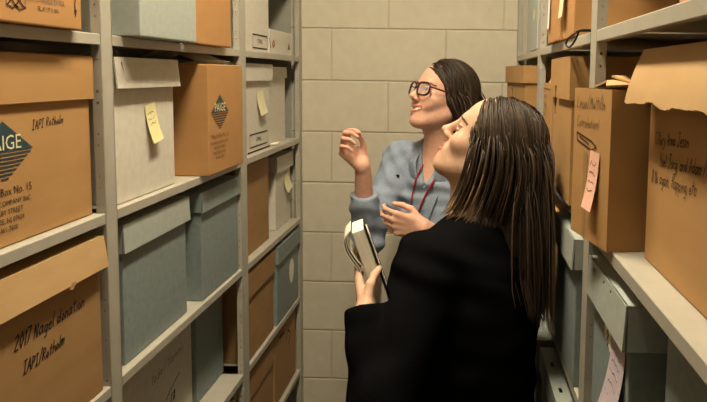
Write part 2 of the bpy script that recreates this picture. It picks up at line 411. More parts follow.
# ---- left side, middle bay
r = box('L', -.59, 1.258, 1.528, .0615, .255, 'pale blue-grey box overhanging the top left shelf next to an orange carton', 'grey_light', d=.36)
r = box('L', -.606, 1.545, 1.806, .0615, .258, 'plain orange-brown carton on the top left shelf behind the pale blue-grey box', 'card_orange', d=.34, name='storage_carton')
mb = MB(); a0 = -.02
ribbon(mb, [(a0-.006,.088),(a0-.01,.1),(a0-.004,.108),(a0+.008,.106),(a0+.012,.096)], .0012, 'card_brown'); mb.build('printed_symbol', r)
r = box('L', -.640, 1.250, 1.515, -.2542, .277, 'white lidded box with a yellow sticky note, behind the first left post', 'white_board', lid=.058, over=.008, d=.37, flare=.1)
yc = (1.25+1.515)/2
note(r, 1.372-yc, .180, .047, .078, 'note_yellow', 'yellow sticky note', lift=.012, tilt=.16, lines=3)
mb = MB(); mb.poly([(-.1195,-.0095,.268),(-.1165,-.0095,.268),(-.113,-.0125,.247)], 'dark'); mb.build('lid_slot', r)
r = box('L', -.603, 1.627, 1.888, -.2542, .270, 'brown carton with a small dark diamond logo, jutting out beside the white noted box', 'card_orange', d=.36, name='storage_carton')
paige_print(r, 1.705-(1.627+1.888)/2, .151, .064, .045, 'ink_slate', 'ink_soft')
# loose papers lying on that carton
t = tag(empty('paper_stack', (-.72, 1.76, .0168)), 'few loose curled papers on top of the jutting brown logo carton', 'papers')
for k in range(3):
    mb = MB(); rows = []
    for i in range(9):
        u = i/8; rows.append([(-.11+.20*u, -.09+.17*v+.012*k, .0012+.004*k + .028*math.sin(PI*u)**2*(1 if k else .4)) for v in (0,.33,.66,1)])
    mb.sheet(rows, .0006, 'paper'); mb.build('sheet', t)
r = box('L', -.642, 1.269, 1.572, -.5729, .279, 'large blue-grey lidded box in the left bay, under the white box', 'grey_board', lid=.056, over=.007, lm='grey_light', d=.36, flare=.05)
r = box('L', -.634, 1.650, 1.928, -.5729, .275, 'blue-grey lidded box under the jutting brown logo carton', 'grey_board', lid=.050, over=.006, lm='grey_board', d=.36, flare=.04)
r = box('L', -.700, 1.30, 1.738, -.8897, .262, 'cream box with faint pen writing and a black pen stroke, low on the left shelf', 'white_board', d=.30)
yc = (1.30+1.738)/2
mb = MB(); handwrite(mb, 'to be / Harmony', 1.50-yc, .165, .026, 'ink_pale', slope=.08, wd=.0015, seed=8)
mb.build('handwriting', r); mb = MB(); ribbon(mb, [(1.575-yc,.095),(1.60-yc,.11),(1.655-yc,.128)], .003, 'ink'); mb.build('pen_stroke', r); mb = MB(); handwrite(mb, '1 8', 1.60-yc, .075, .022, 'ink', wd=.004, seed=9)
mb.build('handwriting', r)
r = box('L', -.690, 1.745, 1.948, -.8897, .270, 'dark blue-grey box beside the cream pen-marked box, low in the left bay', 'grey_board', d=.30)
r = box('L', -.655, 1.70, 1.925, -1.1922, .232, 'off-white box partly showing on the lowest visible left shelf', 'white_board', d=.32, lid=.05)

# ---- left side, far bay
def label_frame(r, x0, x1, z0, z1, text, y=-.001):
    mb = MB(); t = .004
    ribbon(mb, [(x0,z0),(x1,z0)], t, 'ink_brown', y); ribbon(mb, [(x0,z1),(x1,z1)], t, 'ink_brown', y)
    ribbon(mb, [(x0,z0),(x0,z1)], t*.5, 'ink_brown', y); ribbon(mb, [(x1,z0),(x1,z1)], t*.5, 'ink_brown', y)
    text_faces(mb, text, (x0+x1)/2, (z0+z1)/2-.006, .021, 'ink', y=y, xs=.95); mb.build('label_frame', r)
r = box('L', -.640, 2.03, 2.285, .0615, .27, 'tall white box with a framed black label on the top left shelf near the wall', 'white_board', d=.34)
label_frame(r, 2.105-2.1575, 2.262-2.1575, .012, .053, 'ITMAL')
t = r = box('L', -.640, 2.292, 2.600, .0615, .082, 'low white paper pack with a pink mark, beside the tall white labelled box', 'white_board', cat='paper pack', d=.26, name='paper_pack')
mb = MB(); ribbon(mb, [(-.118,.03),(-.10,.045),(-.09,.03),(-.11,.022),(-.118,.03)], .007, 'ink_red'); mb.build('printed_symbol', r); mb = MB(); ribbon(mb, [(-.15,.05),(-.145,.02)], .006, 'ink_brown'); mb.build('printed_symbol', r); mb = MB()
mb.poly([(.085,-.001,.02),(.12,-.001,.022),(.105,-.001,.05)], 'ink_pale'); mb.build('printed_symbol', r)
r = box('L', -.648, 2.045, 2.318, -.2542, .279, 'white lidded box with a cream note above a framed label, in the far left bay', 'white_board', lid=.054, over=.009, d=.36)
yc = (2.045+2.318)/2
note(r, 2.165-yc, .187, .075, .075, 'note_cream', 'cream sticky note', lift=.012, tilt=.12)
label_frame(r, 2.09-yc, 2.28-yc, .018, .058, 'ITMAL')
ribbon_mb = MB(); ribbon(ribbon_mb, [(2.07-yc,.003),(2.315-yc,.003)], .005, 'ink_brown'); ribbon_mb.build('bottom_stripe', r)
r = box('L', -.664, 2.345, 2.585, -.2542, .272, 'plain white lidded box with leaning side, next to the labelled white box by the wall', 'white_board', lid=.04, over=.005, d=.30)
for v in r.children[0].data.vertices:       # the board flares out towards the base
    if v.co.x > 0: v.co.x += .055*(1 - v.co.z/.27)
mb = MB(); mb.sheet([[(-.11,-.002,.002),(-.07,-.002,.004)],[(-.115,-.03,.004),(-.065,-.028,.010)]], .0006, 'paper'); mb.build('torn_flap', r)
r = box('L', -.652, 2.03, 2.310, -.5729, .288, 'plain brown carton in the far left bay beside the white box with a small note', 'card_brown', d=.34, name='storage_carton')
r = box('L', -.660, 2.425, 2.640, -.5729, .268, 'white lidded box with a small folded note, nearest the wall', 'white_board', lid=.056, over=.010, d=.34)
note(r, .0, .178, .07, .062, 'note_cream', 'small cream note', lift=.014, tilt=.25)
r = box('L', -.636, 2.006, 2.300, -.8897, .280, 'brown lidded box beside the blue-grey box with a pale tag hole', 'card_brown', lid=.078, over=.006, d=.34)
r = box('L', -.630, 2.325, 2.640, -.8897, .280, 'blue-grey lidded box with a pale oval finger tag, against the wall end', 'grey_board', lid=.058, over=.008, d=.34)
mb = MB(); t0 = bmesh.new(); bmesh.ops.create_circle(t0, cap_ends=True, radius=1, segments=20)
for v in t0.verts: v.co = Vector((.045+v.co.x*.036*(1+.15*v.co.y), -.0012, .14+v.co.y*.046))
mb.add(t0, 'paper'); o = mb.build('finger_tag', r); o['label'] = 'pale oval tag'
r = box('L', -.640, 2.006, 2.300, -1.1922, .268, 'brown carton with a dark scuff, lowest of the far left bay', 'card_brown', d=.34, name='storage_carton', lid=.09, over=.004)
r = box('L', -.640, 2.325, 2.630, -1.1922, .280, 'brown carton with a crooked dark mark, lowest shelf by the wall', 'card_brown', d=.34, name='storage_carton')
mb = MB(); ribbon(mb, [(-.09,.235),(-.03,.232)], .012, 'ink_brown'); mb.build('printed_symbol', r); mb = MB(); ribbon(mb, [(.0,.19),(.03,.22),(.06,.2),(.04,.16)], .007, 'ink_brown'); mb.build('printed_symbol', r)

# ---- right side, nearest bay
def ry(y, yc): return yc - y          # local x on the right-hand shelves
r = box('R', .253, .53, .922, -.2444, .27, 'large tan box with a drooping torn lid and three handwritten lines, right edge', 'card', d=.34)
yc = (.53+.922)/2
for c in list(r.children): c.name = 'tub'
mb = MB(); mb.box((-.200,-.008,.270), (.200,.345,.279), 'card_pale', bev=.002)
rows = []
n = 60; rnd = random.Random(4)
for i in range(7):
    t = i/6; row = []
    for j in range(n):
        u = j/(n-1); x = -.198 + .396*u - .012*t*(1-u)
        drop = .068 + (.0022*math.sin(u*17)+.0016*math.sin(u*31+1)+.0006*rnd.uniform(-1,1))*(t**3)
        row.append((x, -.008 - .016*t - .005*math.sin(t*2.2), .279 - drop*t))
    rows.append(row)
mb.sheet(rows, .0035, 'card_pale'); mb.build('lid', r)
mb = MB(); s = .0165
handwrite(mb, '1 Story Anna Jeson', ry(.893,yc), .158, s, 'ink_brown', slope=.07, wd=.0014, seed=11, xs=.86)
handwrite(mb, 'Yoel Jong, and Adam /1980s', ry(.868,yc), .133, s, 'ink_brown', slope=.06, wd=.0015, seed=12, xs=.90)
handwrite(mb, '& No again, flapping, etc', ry(.900,yc), .108, s, 'ink_brown', slope=.06, wd=.0014, seed=13, xs=.86)
mb.build('handwriting', r)
# narrow carton in front of the post, turned a little, its flaps half open
pa, pb = Vector((.2068,.9455)), Vector((.180,1.087)); dv = pb-pa; wl = dv.length; mid = (pa+pb)/2
rz = math.atan2(-dv.x, dv.y)      # turn of the front away from the shelf line
r = tag(empty('storage_carton', (mid.x, mid.y, -.2444+.0008), -PI/2 + rz), 'narrow brown carton with half-open flaps and a pink slip on its front', 'storage box', 'boxes on the right shelves')
mb = MB(); hollow(mb, wl, .20, .226, 'card', t=.004); mb.build('carton', r)
mb = MB(); mb.sheet([[(-wl/2+.002,.03,.2265),(-wl/2+.003,.16,.2265),(-wl/2+.004,.195,.2265)],[(0,.022,.236),(0,.10,.241),(0,.19,.238)],[(.050,.0,.229),(.055,.09,.233),(.052,.18,.231)]], .003, 'card_pale')
mb.build('flap', r)
mb = MB(); mb.sheet([[(wl/2-.002,.06,.2265),(wl/2-.002,.195,.2265)],[(.06,.04,.236),(.055,.19,.238)],[(-.002,.03,.246),(-.004,.19,.249)]], .003, 'card_pale'); mb.build('flap', r)
mb = MB(); s = .018
handwrite(mb, 'Linux/Multilin', -wl/2+.012, .196, s, 'ink_soft', slope=.02, wd=.0013, xs=.98, seed=15)
handwrite(mb, 'Correlation!', -wl/2+.014, .168, s*.9, 'ink_soft', slope=.0, wd=.0012, xs=.95, seed=16)
mb.build('handwriting', r); mb = MB()
x0 = -wl/2+.016
ribbon(mb, [(x0,.158),(x0+.062,.149),(x0+.080,.142),(x0+.062,.136),(x0+.002,.146),(x0,.158)], .0022, 'ink')
ribbon(mb, [(x0+.012,.152),(x0+.05,.144)], .002, 'ink_brown'); mb.build('drawn_arrow', r)
mb = MB(); mb.poly([(-wl/2+.046,-.0006,.13),(-wl/2+.062,-.0006,.13),(-wl/2+.060,-.0006,.005),(-wl/2+.048,-.0006,.005)], 'card_brown'); mb.build('tape_strip', r)
note(r, -wl/2+.076, .136, .036, .085, 'note_pink', 'pink paper slip', lift=.010, tilt=-.05, lines=4, name='paper_slip')
# below: grey lidded boxes
r = box('R', .222, .855, 1.085, -.5665, .279, 'blue-grey box with a slotted lid and a lilac slip, under the right-hand tan box', 'grey_board', lid=.060, over=.009, lm='grey_light', d=.34, flare=.06,
        lidholes=[(-.085,-.072,.262,.270),(-.012,-.004,.266,.272),(.032,.041,.266,.272)])
r['label'] = 'blue-grey box with a slotted lid and a lilac slip, right of the steel post'
yc = (.855+1.085)/2
note(r, ry(.945,yc), .212, .075, .115, 'note_lilac', 'lilac paper slip', lift=.018, tilt=-.04, name='paper_slip', lines=5)
mb = MB(); mb.poly([(ry(1.0,yc),-.001,.215),(ry(.955,yc),-.001,.215),(ry(.955,yc),-.001,.17),(ry(1.0,yc),-.001,.185)], 'paper'); o = mb.build('paper_label', r)
mb = MB()
for k in range(3):
    x = ry(.978,yc); ribbon(mb, [(x-.006,.205-.011*k),(x+.006,.203-.011*k),(x,.197-.011*k)], .003, 'ink', -.0014)
mb.build('printed_symbol', o)
box('R', .250, .50, .795, -.5665, .285, 'grey archive box at the bottom right corner under the shelf edge', 'grey_board', d=.33)
# above
box('R', .400, .86, 1.10, .0748, .27, 'dark box added far back for the shadowed gap on the top right shelf', 'gap_shade', d=.20)  # added box, coloured dark to stand for an empty shadowed gap
box('R', .262, .50, .850, .0748, .27, 'tan carton at the top right corner above the shelf edge', 'card_orange', d=.34, name='storage_carton')

# ---- right side, middle bay
r = box('R', .212, 1.320, 1.462, .0748, .27, 'tan carton with a pale note, on the top right shelf above the black cord', 'card_orange', d=.34, name='storage_carton')
note(r, -.066, .262, .055, .218, 'note_cream', 'pale paper note', lift=.01, name='paper_slip')
r = box('R', .206, 1.468, 1.660, .0748, .27, 'tan carton with a narrow white strip, top right shelf farther from the cord', 'card_orange', d=.34, name='storage_carton')
note(r, -.080, .262, .030, .228, 'paper', 'narrow white paper strip', lift=.003, name='paper_slip')
t = tag(empty('cord_loop', (.205, 1.22, .0748)), 'black cord looped over the front edge of the top right shelf', 'cord')
mb = MB(); K = [(.06,-.03,.003),(.02,-.03,.003),(-.004,-.028,.003),(-.008,-.015,.000),(-.008,.064,-.005),(-.009,.084,-.016),(-.009,.042,-.022),(-.009,-.012,-.014),(-.008,-.036,-.005),(-.005,-.046,.003),(.02,-.050,.003),(.06,-.048,.003)]
def crom(K, m=6):
    out = []; K = [Vector(q) for q in K]; K = [K[0]] + K + [K[-1]]
    for a0, a1, a2, a3 in zip(K, K[1:], K[2:], K[3:]):
        for q in range(m):
            t = q/m; out.append(.5*((2*a1) + (a2-a0)*t + (2*a0-5*a1+4*a2-a3)*t*t + (3*a1-a0-3*a2+a3)*t**3))
    return out + [K[-1]]
mb.tube(crom(K), .0019, 'black_strap', n=8); mb.build('cord', t)
r = box('R', .208, 1.290, 1.545, -.2444, .281, 'brown box with a deep drop-over lid and a hand hole, right shelf beyond the post', 'card', lid=.082, over=.006, d=.34, holes=[(-.105,-.080,.160,.200)], lidholes=[(-.066,-.040,.199,.224)])
r = box('R', .210, 1.572, 1.745, -.2444, .226, 'open brown carton with pen writing beside the hand-hole box', 'card', d=.34, name='storage_carton', open_top=True)
mb = MB(); mb.sheet([[(-.083,.016,.226),(-.083,.12,.226)],[(-.082,.018,.256),(-.080,.12,.256)],[(-.072,.022,.280),(-.07,.12,.278)]], .003, 'card'); mb.sheet([[(-.08,.010,.226),(.0,.010,.226)],[(-.078,.030,.262),(-.035,.030,.255)]], .003, 'card'); mb.build('flap', r)
mb = MB()
for k in range(4): handwrite(mb, ['Corres','etc and','pins','dona'][k], -.07, .19-.022*k, .016, 'ink_pale', wd=.0014, xs=.8, seed=20+k)
ribbon(mb, [(-.078,.213),(.04,.213),(.04,.185)], .0018, 'ink_brown'); mb.build('handwriting', r)
r = box('R', .214, 1.215, 1.452, -.5665, .276, 'blue-grey box with a slotted lid left of the steel post, under the brown hand-hole box', 'grey_board', lid=.055, over=.008, lm='grey_light', d=.34, flare=.05, lidholes=[(-.03,-.018,.255,.263)])
r = box('R', .222, 1.475, 1.74, -.5665, .262, 'brown carton with a salmon slip at its edge, behind the dark long hair', 'card', d=.34, name='storage_carton')
note(r, -.13, .185, .03, .13, 'note_pink', 'salmon paper slip', lift=.012, name='paper_slip', tilt=-.05)
def slotted(xf, ya, yb, z, h, label):
    r = box('R', xf, ya, yb, z, h, label, 'grey_board', d=.34, open_top=True)
    w = yb-ya; mb = MB(); a = .006
    # lid with slots through its top along the front edge
    mb.plate(-w/2-a, w/2+a, -a, .346, [(-.09,-.068,.006,.013),(.03,.052,.006,.013)], h+.0005, h+.0035, 'grey_light', lambda u,v,q: (u,v,q))
    mb.plate(-w/2-a, w/2+a, h-.05, h+.0005, [], -a, -a+.003, 'grey_light', lambda u,v,q: (u,q,v))
    for s in (-1,1):
        lo, hi = sorted((s*(w/2+a), s*(w/2+a-.003))); mb.plate(-a+.003, .346, h-.05, h+.0005, [], lo, hi, 'grey_light', lambda u,v,q: (q,u,v))
    mb.build('lid', r); r.children[0].name = 'tub'
    return r
slotted(.198, 1.185, 1.520, -.885, .263, 'pale grey box with slots in its lid, low beside the right steel post')
slotted(.190, 1.560, 1.860, -.885, .268, 'grey slotted-lid box farther along the lowest visible right shelf')

# ---- right side, far bay
ang = math.atan2(.032, .33)
r = tag(empty('archive_box', (.174, 2.195, -.2444+.0008), -PI/2 + ang), 'brown lidded box with a hand hole on the far right shelf above the dark-haired head', 'storage box', 'boxes on the right shelves')
mb = MB(); hollow(mb, .318, .34, .268, 'card', holes=[(-.085,-.055,.165,.205)], side_holes=[]); mb.build('tub', r)
mb = MB(); lid_shell(mb, .318, .34, .274, .052, .006, 'card'); mb.build('lid', r)
box('R', .215, 1.985, 2.18, .0748, .27, 'pale grey box with a yellow dot, top of the far right shelf', 'grey_light', d=.34)
o = [c for c in SC.objects if c.get('label','').startswith('pale grey box with a yellow dot')][0]
mb = MB(); t0 = bmesh.new(); bmesh.ops.create_circle(t0, cap_ends=True, radius=.013, segments=16)
for v in t0.verts: v.co = Vector((.01+v.co.x*1.8, -.001, .105+v.co.y*1.4))
mb.add(t0, 'note_yellow'); mb.build('yellow_dot', o)
box('R', .222, 2.21, 2.36, .0748, .27, 'narrow pale grey box at the wall end of the top right shelf', 'grey_light', d=.34)
box('R', .230, 2.39, 2.62, .0748, .27, 'off-white box in the corner at the wall, top right shelf', 'white_board', d=.34)

# ---------------------------------------------------------------- implicit-surface modelling for people
def mat_skin(name, c1, c2):
    m, nt, b = nodes_of(name); mix_noise(nt, b, c1, c2, nscale=14, detail=4)
    b.inputs['Roughness'].default_value = .5; b.inputs['Specular IOR Level'].default_value = .35
    b.inputs['Subsurface Weight'].default_value = .12; b.inputs['Subsurface Radius'].default_value = (.012,.005,.003); b.inputs['Subsurface Scale'].default_value = .6
    return m
M['skin_a'] = mat_skin('rosy skin', (.72,.43,.31), (.68,.36,.25))
M['skin_b'] = mat_skin('fair skin', (.66,.42,.29), (.61,.36,.24))
M['lips'] = mat('lips', (.46,.15,.12), (.42,.13,.10), rough=.4)
M['teeth'] = mat('teeth', (.80,.74,.62), rough=.3)
M['brow'] = mat('eyebrow', (.12,.065,.035), rough=.8)
M['eye_white'] = mat('eye white', (.75,.70,.64), rough=.2)
M['iris'] = mat('iris', (.035,.03,.025), rough=.15)
M['denim'] = mat('pale denim', (.225,.275,.36), (.30,.35,.43), rough=.85, nscale=26, contrast=(.3,.7), bump=.35, bscale=220, dist=.001)
M['knit'] = mat('black knit', (.0045,.0045,.005), (.007,.007,.0075), rough=1.0, spec=.0, nscale=60, bump=.5, bscale=300, dist=.001)
M['trouser'] = mat('dark trousers', (.018,.02,.026), rough=.9)
M['shoe'] = mat('black leather', (.012,.012,.012), rough=.4)
M['lanyard'] = mat('red cord', (.36,.02,.03), rough=.6)
M['frame'] = mat('dark red acetate', (.05,.006,.008), rough=.2, spec=.6)
def hair_mat(name, c1, c2, r=.50):
    m, nt, b = nodes_of(name); mix_noise(nt, b, c1, c2, nscale=30, detail=5, bump=.2, bscale=90)
    b.inputs['Roughness'].default_value = r; b.inputs['Specular IOR Level'].default_value = .35
    return m
M['hair1'] = hair_mat('dark brown hair', (.020,.012,.007), (.031,.019,.011))
M['hair2'] = hair_mat('brown hair', (.040,.025,.0145), (.053,.034,.0195))
M['hair3'] = hair_mat('mid brown hair', (.072,.047,.028), (.096,.063,.037))
M['hair4'] = hair_mat('light brown hair', (.20,.12,.06), (.26,.16,.085))
mg, nt, b = nodes_of('spectacle lens'); b.inputs['Alpha'].default_value = .10; b.inputs['Roughness'].default_value = .02
_n = nt.nodes.new('ShaderNodeRGB'); _n.outputs[0].default_value = (.97,.97,.95,1); nt.links.new(_n.outputs[0], b.inputs['Base Color'])
M['lens'] = mg

class Frame:
    def __init__(s, o, x, y, z, sc=1.0):
        s.o = np.array(o, np.float32); s.R = np.array([x,y,z], np.float32); s.s = sc
    def loc(s, X, Y, Z):
        a, b, c = X-s.o[0], Y-s.o[1], Z-s.o[2]
        return [(s.R[i,0]*a + s.R[i,1]*b + s.R[i,2]*c)/s.s for i in range(3)]
    def w(s, p): return s.o + s.s*(p[0]*s.R[0] + p[1]*s.R[1] + p[2]*s.R[2])
    def d(s, p): return p[0]*s.R[0] + p[1]*s.R[1] + p[2]*s.R[2]
def unit(v): v = np.array(v, float); return v/np.linalg.norm(v)
def head_frame(o, d, pitch, sc, roll=0):
    d = unit((d[0], d[1], 0)); f = math.cos(pitch)*d + math.sin(pitch)*np.array((0,0,1.)); u = -math.sin(pitch)*d + math.cos(pitch)*np.array((0,0,1.))
    l = np.cross(u, f)
    if roll: l, u = math.cos(roll)*l + math.sin(roll)*u, math.cos(roll)*u - math.sin(roll)*l
    return Frame(o, f, l, u, sc)
class Field:
    def __init__(s, xs, ys, zs):
        s.xs, s.ys, s.zs = [np.asarray(a, np.float32) for a in (xs, ys, zs)]
        s.f = np.full((len(xs), len(ys), len(zs)), .2, np.float32)
    def sl(s, lo, hi):
        r = []
        for a, l, h in zip((s.xs, s.ys, s.zs), lo, hi):
            i, j = np.searchsorted(a, l), np.searchsorted(a, h); r.append(slice(max(i-1,0), min(j+1, len(a))))
        return tuple(r)
    def pts(s, q): return s.xs[q[0]][:,None,None], s.ys[q[1]][None,:,None], s.zs[q[2]][None,None,:]
    def op(s, q, d, k, sub=False):
        if 0 in s.f[q].shape: return
        a = s.f[q]
        if sub:
            d = -d
            if k: h = np.maximum(k-np.abs(a-d), 0)/k; s.f[q] = np.maximum(a, d) + h*h*k*.25
            else: s.f[q] = np.maximum(a, d)
        else:
            if k: h = np.maximum(k-np.abs(a-d), 0)/k; s.f[q] = np.minimum(a, d) - h*h*k*.25
            else: s.f[q] = np.minimum(a, d)
    def cap(s, p1, p2, r1, r2=None, k=.02, sub=False):
        r2 = r1 if r2 is None else r2; p1 = np.array(p1, np.float32); p2 = np.array(p2, np.float32); m = max(r1,r2)+.03+k
        q = s.sl(np.minimum(p1,p2)-m, np.maximum(p1,p2)+m); X,Y,Z = s.pts(q)
        ab = p2-p1; L = float(ab@ab)+1e-12
        t = np.clip(((X-p1[0])*ab[0] + (Y-p1[1])*ab[1] + (Z-p1[2])*ab[2])/L, 0, 1)
        d = np.sqrt((X-p1[0]-t*ab[0])**2 + (Y-p1[1]-t*ab[1])**2 + (Z-p1[2]-t*ab[2])**2) - (r1 + t*(r2-r1))
        s.op(q, d, k, sub)
    def ell(s, fr, c, r, k=.02, sub=False):
        """ellipsoid in a frame; c centre and r radii in frame units"""
        c0 = fr.w(c); R = max(r)*fr.s+.03+k; q = s.sl(c0-R, c0+R); X,Y,Z = s.pts(q)
        a = fr.loc(X,Y,Z); n = [(a[i]-c[i])/r[i] for i in range(3)]
        k0 = np.sqrt(n[0]**2+n[1]**2+n[2]**2); g = [n[i]/r[i] for i in range(3)]; k1 = np.sqrt(g[0]**2+g[1]**2+g[2]**2)+1e-6
        s.op(q, (k0*(k0-1)/k1*fr.s).astype(np.float32), k*1.0, sub)
    def hcap(s, fr, p1, p2, r1, r2=None, k=.01, sub=False):
        s.cap(fr.w(p1), fr.w(p2), r1*fr.s, None if r2 is None else r2*fr.s, k, sub)
    def plane(s, p, n, k=.0):
        """cut away everything on the side the normal points to"""
        X,Y,Z = s.pts((slice(None),)*3); d = (X-p[0])*n[0]+(Y-p[1])*n[1]+(Z-p[2])*n[2]
        s.f = np.maximum(s.f, d)
    def value(s, P):
        i = [np.clip(np.searchsorted(a, P[:,j]), 0, len(a)-1) for j, a in enumerate((s.xs, s.ys, s.zs))]
        return s.f[i[0], i[1], i[2]]
    def mesh(s):
        f = s.f; ins = f < 0
        nx, ny, nz = f.shape
        c = [ins[i:nx-1+i, j:ny-1+j, k:nz-1+k] for i in (0,1) for j in (0,1) for k in (0,1)]
        an = c[0].copy(); al = c[0].copy()
        for q in c[1:]: an |= q; al &= q
        act = an & ~al; I = np.argwhere(act)
        idx = np.full(act.shape, -1, np.int32); idx[act] = np.arange(len(I))
        P = np.zeros((len(I),3)); W = np.zeros(len(I))
        ax = (s.xs, s.ys, s.zs)
        corners = [(i,j,k) for i in (0,1) for j in (0,1) for k in (0,1)]
        cv = {q: f[I[:,0]+q[0], I[:,1]+q[1], I[:,2]+q[2]] for q in corners}
        cp = {q: np.stack([ax[t][I[:,t]+q[t]] for t in range(3)], 1) for q in corners}
        for a in corners:
            for t in range(3):
                if a[t]: continue
                b = tuple(1 if t==u else a[u] for u in range(3))
                va, vb = cv[a], cv[b]; m = (va<0) != (vb<0)
                tt = np.where(m, va/np.where(m, va-vb, 1), 0)[:,None]
                P += np.where(m[:,None], cp[a]+(cp[b]-cp[a])*tt, 0); W += m
        P /= W[:,None]
        Q = []
        for t in range(3):
            u, v = (t+1)%3, (t+2)%3
            lo = [slice(None)]*3; hi = [slice(None)]*3; lo[t] = slice(0,-1); hi[t] = slice(1,None)
            cr = ins[tuple(lo)] != ins[tuple(hi)]
            E_ = np.argwhere(cr); n = f.shape
            E_ = E_[(E_[:,u]>0)&(E_[:,u]<n[u]-1)&(E_[:,v]>0)&(E_[:,v]<n[v]-1)]
            def at(du, dv):
                q = E_.copy(); q[:,u] -= du; q[:,v] -= dv; return idx[q[:,0],q[:,1],q[:,2]]
            q = np.stack([at(1,1), at(0,1), at(0,0), at(1,0)], 1)
            fl = ~ins[E_[:,0],E_[:,1],E_[:,2]]
            q[fl] = q[fl][:, ::-1]; Q.append(q)
        return P, np.concatenate(Q)
def np_mesh(name, P, Q, mats, mi=None, parent=None, smooth=2):
    if smooth:        # light Laplacian relax against grid stepping
        for _ in range(smooth):
            S = np.zeros_like(P); n = np.zeros(len(P))
            for a, b in ((0,1),(1,2),(2,3),(3,0)):
                np.add.at(S, Q[:,a], P[Q[:,b]]); np.add.at(n, Q[:,a], 1); np.add.at(S, Q[:,b], P[Q[:,a]]); np.add.at(n, Q[:,b], 1)
            P = P*.5 + .5*S/np.maximum(n,1)[:,None]
    me = bpy.data.meshes.new(name); me.vertices.add(len(P)); me.vertices.foreach_set('co', P.astype(np.float32).ravel())
    me.loops.add(len(Q)*4); me.loops.foreach_set('vertex_index', Q.astype(np.int32).ravel())
    me.polygons.add(len(Q)); me.polygons.foreach_set('loop_start', np.arange(0, len(Q)*4, 4, dtype=np.int32)); me.polygons.foreach_set('loop_total', np.full(len(Q), 4, np.int32))
    for m in mats: me.materials.append(M[m])
    if mi is not None: me.polygons.foreach_set('material_index', mi.astype(np.int32))
    me.polygons.foreach_set('use_smooth', np.ones(len(Q), bool))
    me.update(calc_edges=True); me.validate()
    o = bpy.data.objects.new(name, me); COL.objects.link(o)
    if parent:
        o.parent = parent; o.matrix_parent_inverse = Matrix.Translation(-Vector(parent.location))
    return o
def ar(a, b, h): return np.arange(a, b, h)

def add_head(S, fr, smile=0.0, ears=True):
    e = lambda c, r, k=.02, sub=False: S.ell(fr, c, r, k, sub)
    e((-.014,0,.037), (.094,.075,.088), .01)
    e((.028,0,-.022), (.058,.060,.088), .03)
    e((.040,0,.045), (.050,.060,.055), .02)                       # forehead
    for s in (-1,1):
        S.hcap(fr, (-.002,s*.050,-.048), (.062,s*.018,-.094), .019, .017, .025)    # jaw line
        e((.056,s*.038,-.022), (.026,.024,.022), .02)             # cheek
        if smile: e((.068,s*.034,-.042), (.016,.016,.014), .014)
    e((.072,0,-.096), (.020,.022,.018), .022)                      # chin
    e((.070,0,-.060), (.024,.030,.026), .02)                       # muzzle
    S.hcap(fr, (.083,-.026,.026), (.083,.026,.026), .010, .010, .016)              # brow ridge
    for s in (-1,1): e((.100,s*.031,.005), (.018,.017,.012), .012, True)           # eye sockets
    for s in (-1,1):
        e((.0765,s*.031,.004), (.0125,.0125,.0125), .002)          # eyeball
        S.hcap(fr, (.0855,s*.019,.0095), (.0855,s*.043,.0090), .0032, .0030, .004) # upper lid
        S.hcap(fr, (.0855,s*.020,-.0030), (.0845,s*.042,-.0020), .0022, .0022, .004)
    S.hcap(fr, (.088,0,.020), (.108,0,-.022), .0075, .0095, .012)                  # nose bridge
    e((.110,0,-.027), (.0125,.0105,.0095), .008)
    for s in (-1,1): e((.099,s*.0115,-.032), (.010,.0068,.0075), .006)
    for s in (-1,1): e((.104,s*.006,-.0395), (.004,.0032,.004), .003, True)        # nostrils
    w = .022 + .009*smile; up = .006*smile
    for s in (-1,1):
        S.hcap(fr, (.0965,0,-.0545), (.086 - .004*smile, s*w, -.060+up), .0058, .0032, .004)
        S.hcap(fr, (.0945,0,-.0700-.003*smile), (.085-.004*smile, s*w, -.062+up), .0066, .0032, .004)
    S.hcap(fr, (.097,0,-.0620), (.088,w*.9,-.0612+up), .0022+.002*smile, .001, .002, True)
    S.hcap(fr, (.097,0,-.0620), (.088,-w*.9,-.0612+up), .0022+.002*smile, .001, .002, True)
    for s in ((-1,1) if ears else ()):                              # ears
        S.ell(Frame(fr.w((-.004,s*.0765,-.004)), fr.d((.94,s*.30,.12)), fr.d((-.32,s*.95,0)), fr.d((-.12,0,.99)), fr.s), (0,0,0), (.018,.006,.031), .006)
        S.ell(Frame(fr.w((.002,s*.082,-.002)), fr.d((.94,s*.30,.12)), fr.d((-.32,s*.95,0)), fr.d((-.12,0,.99)), fr.s), (0,0,0), (.009,.004,.018), .004, True)
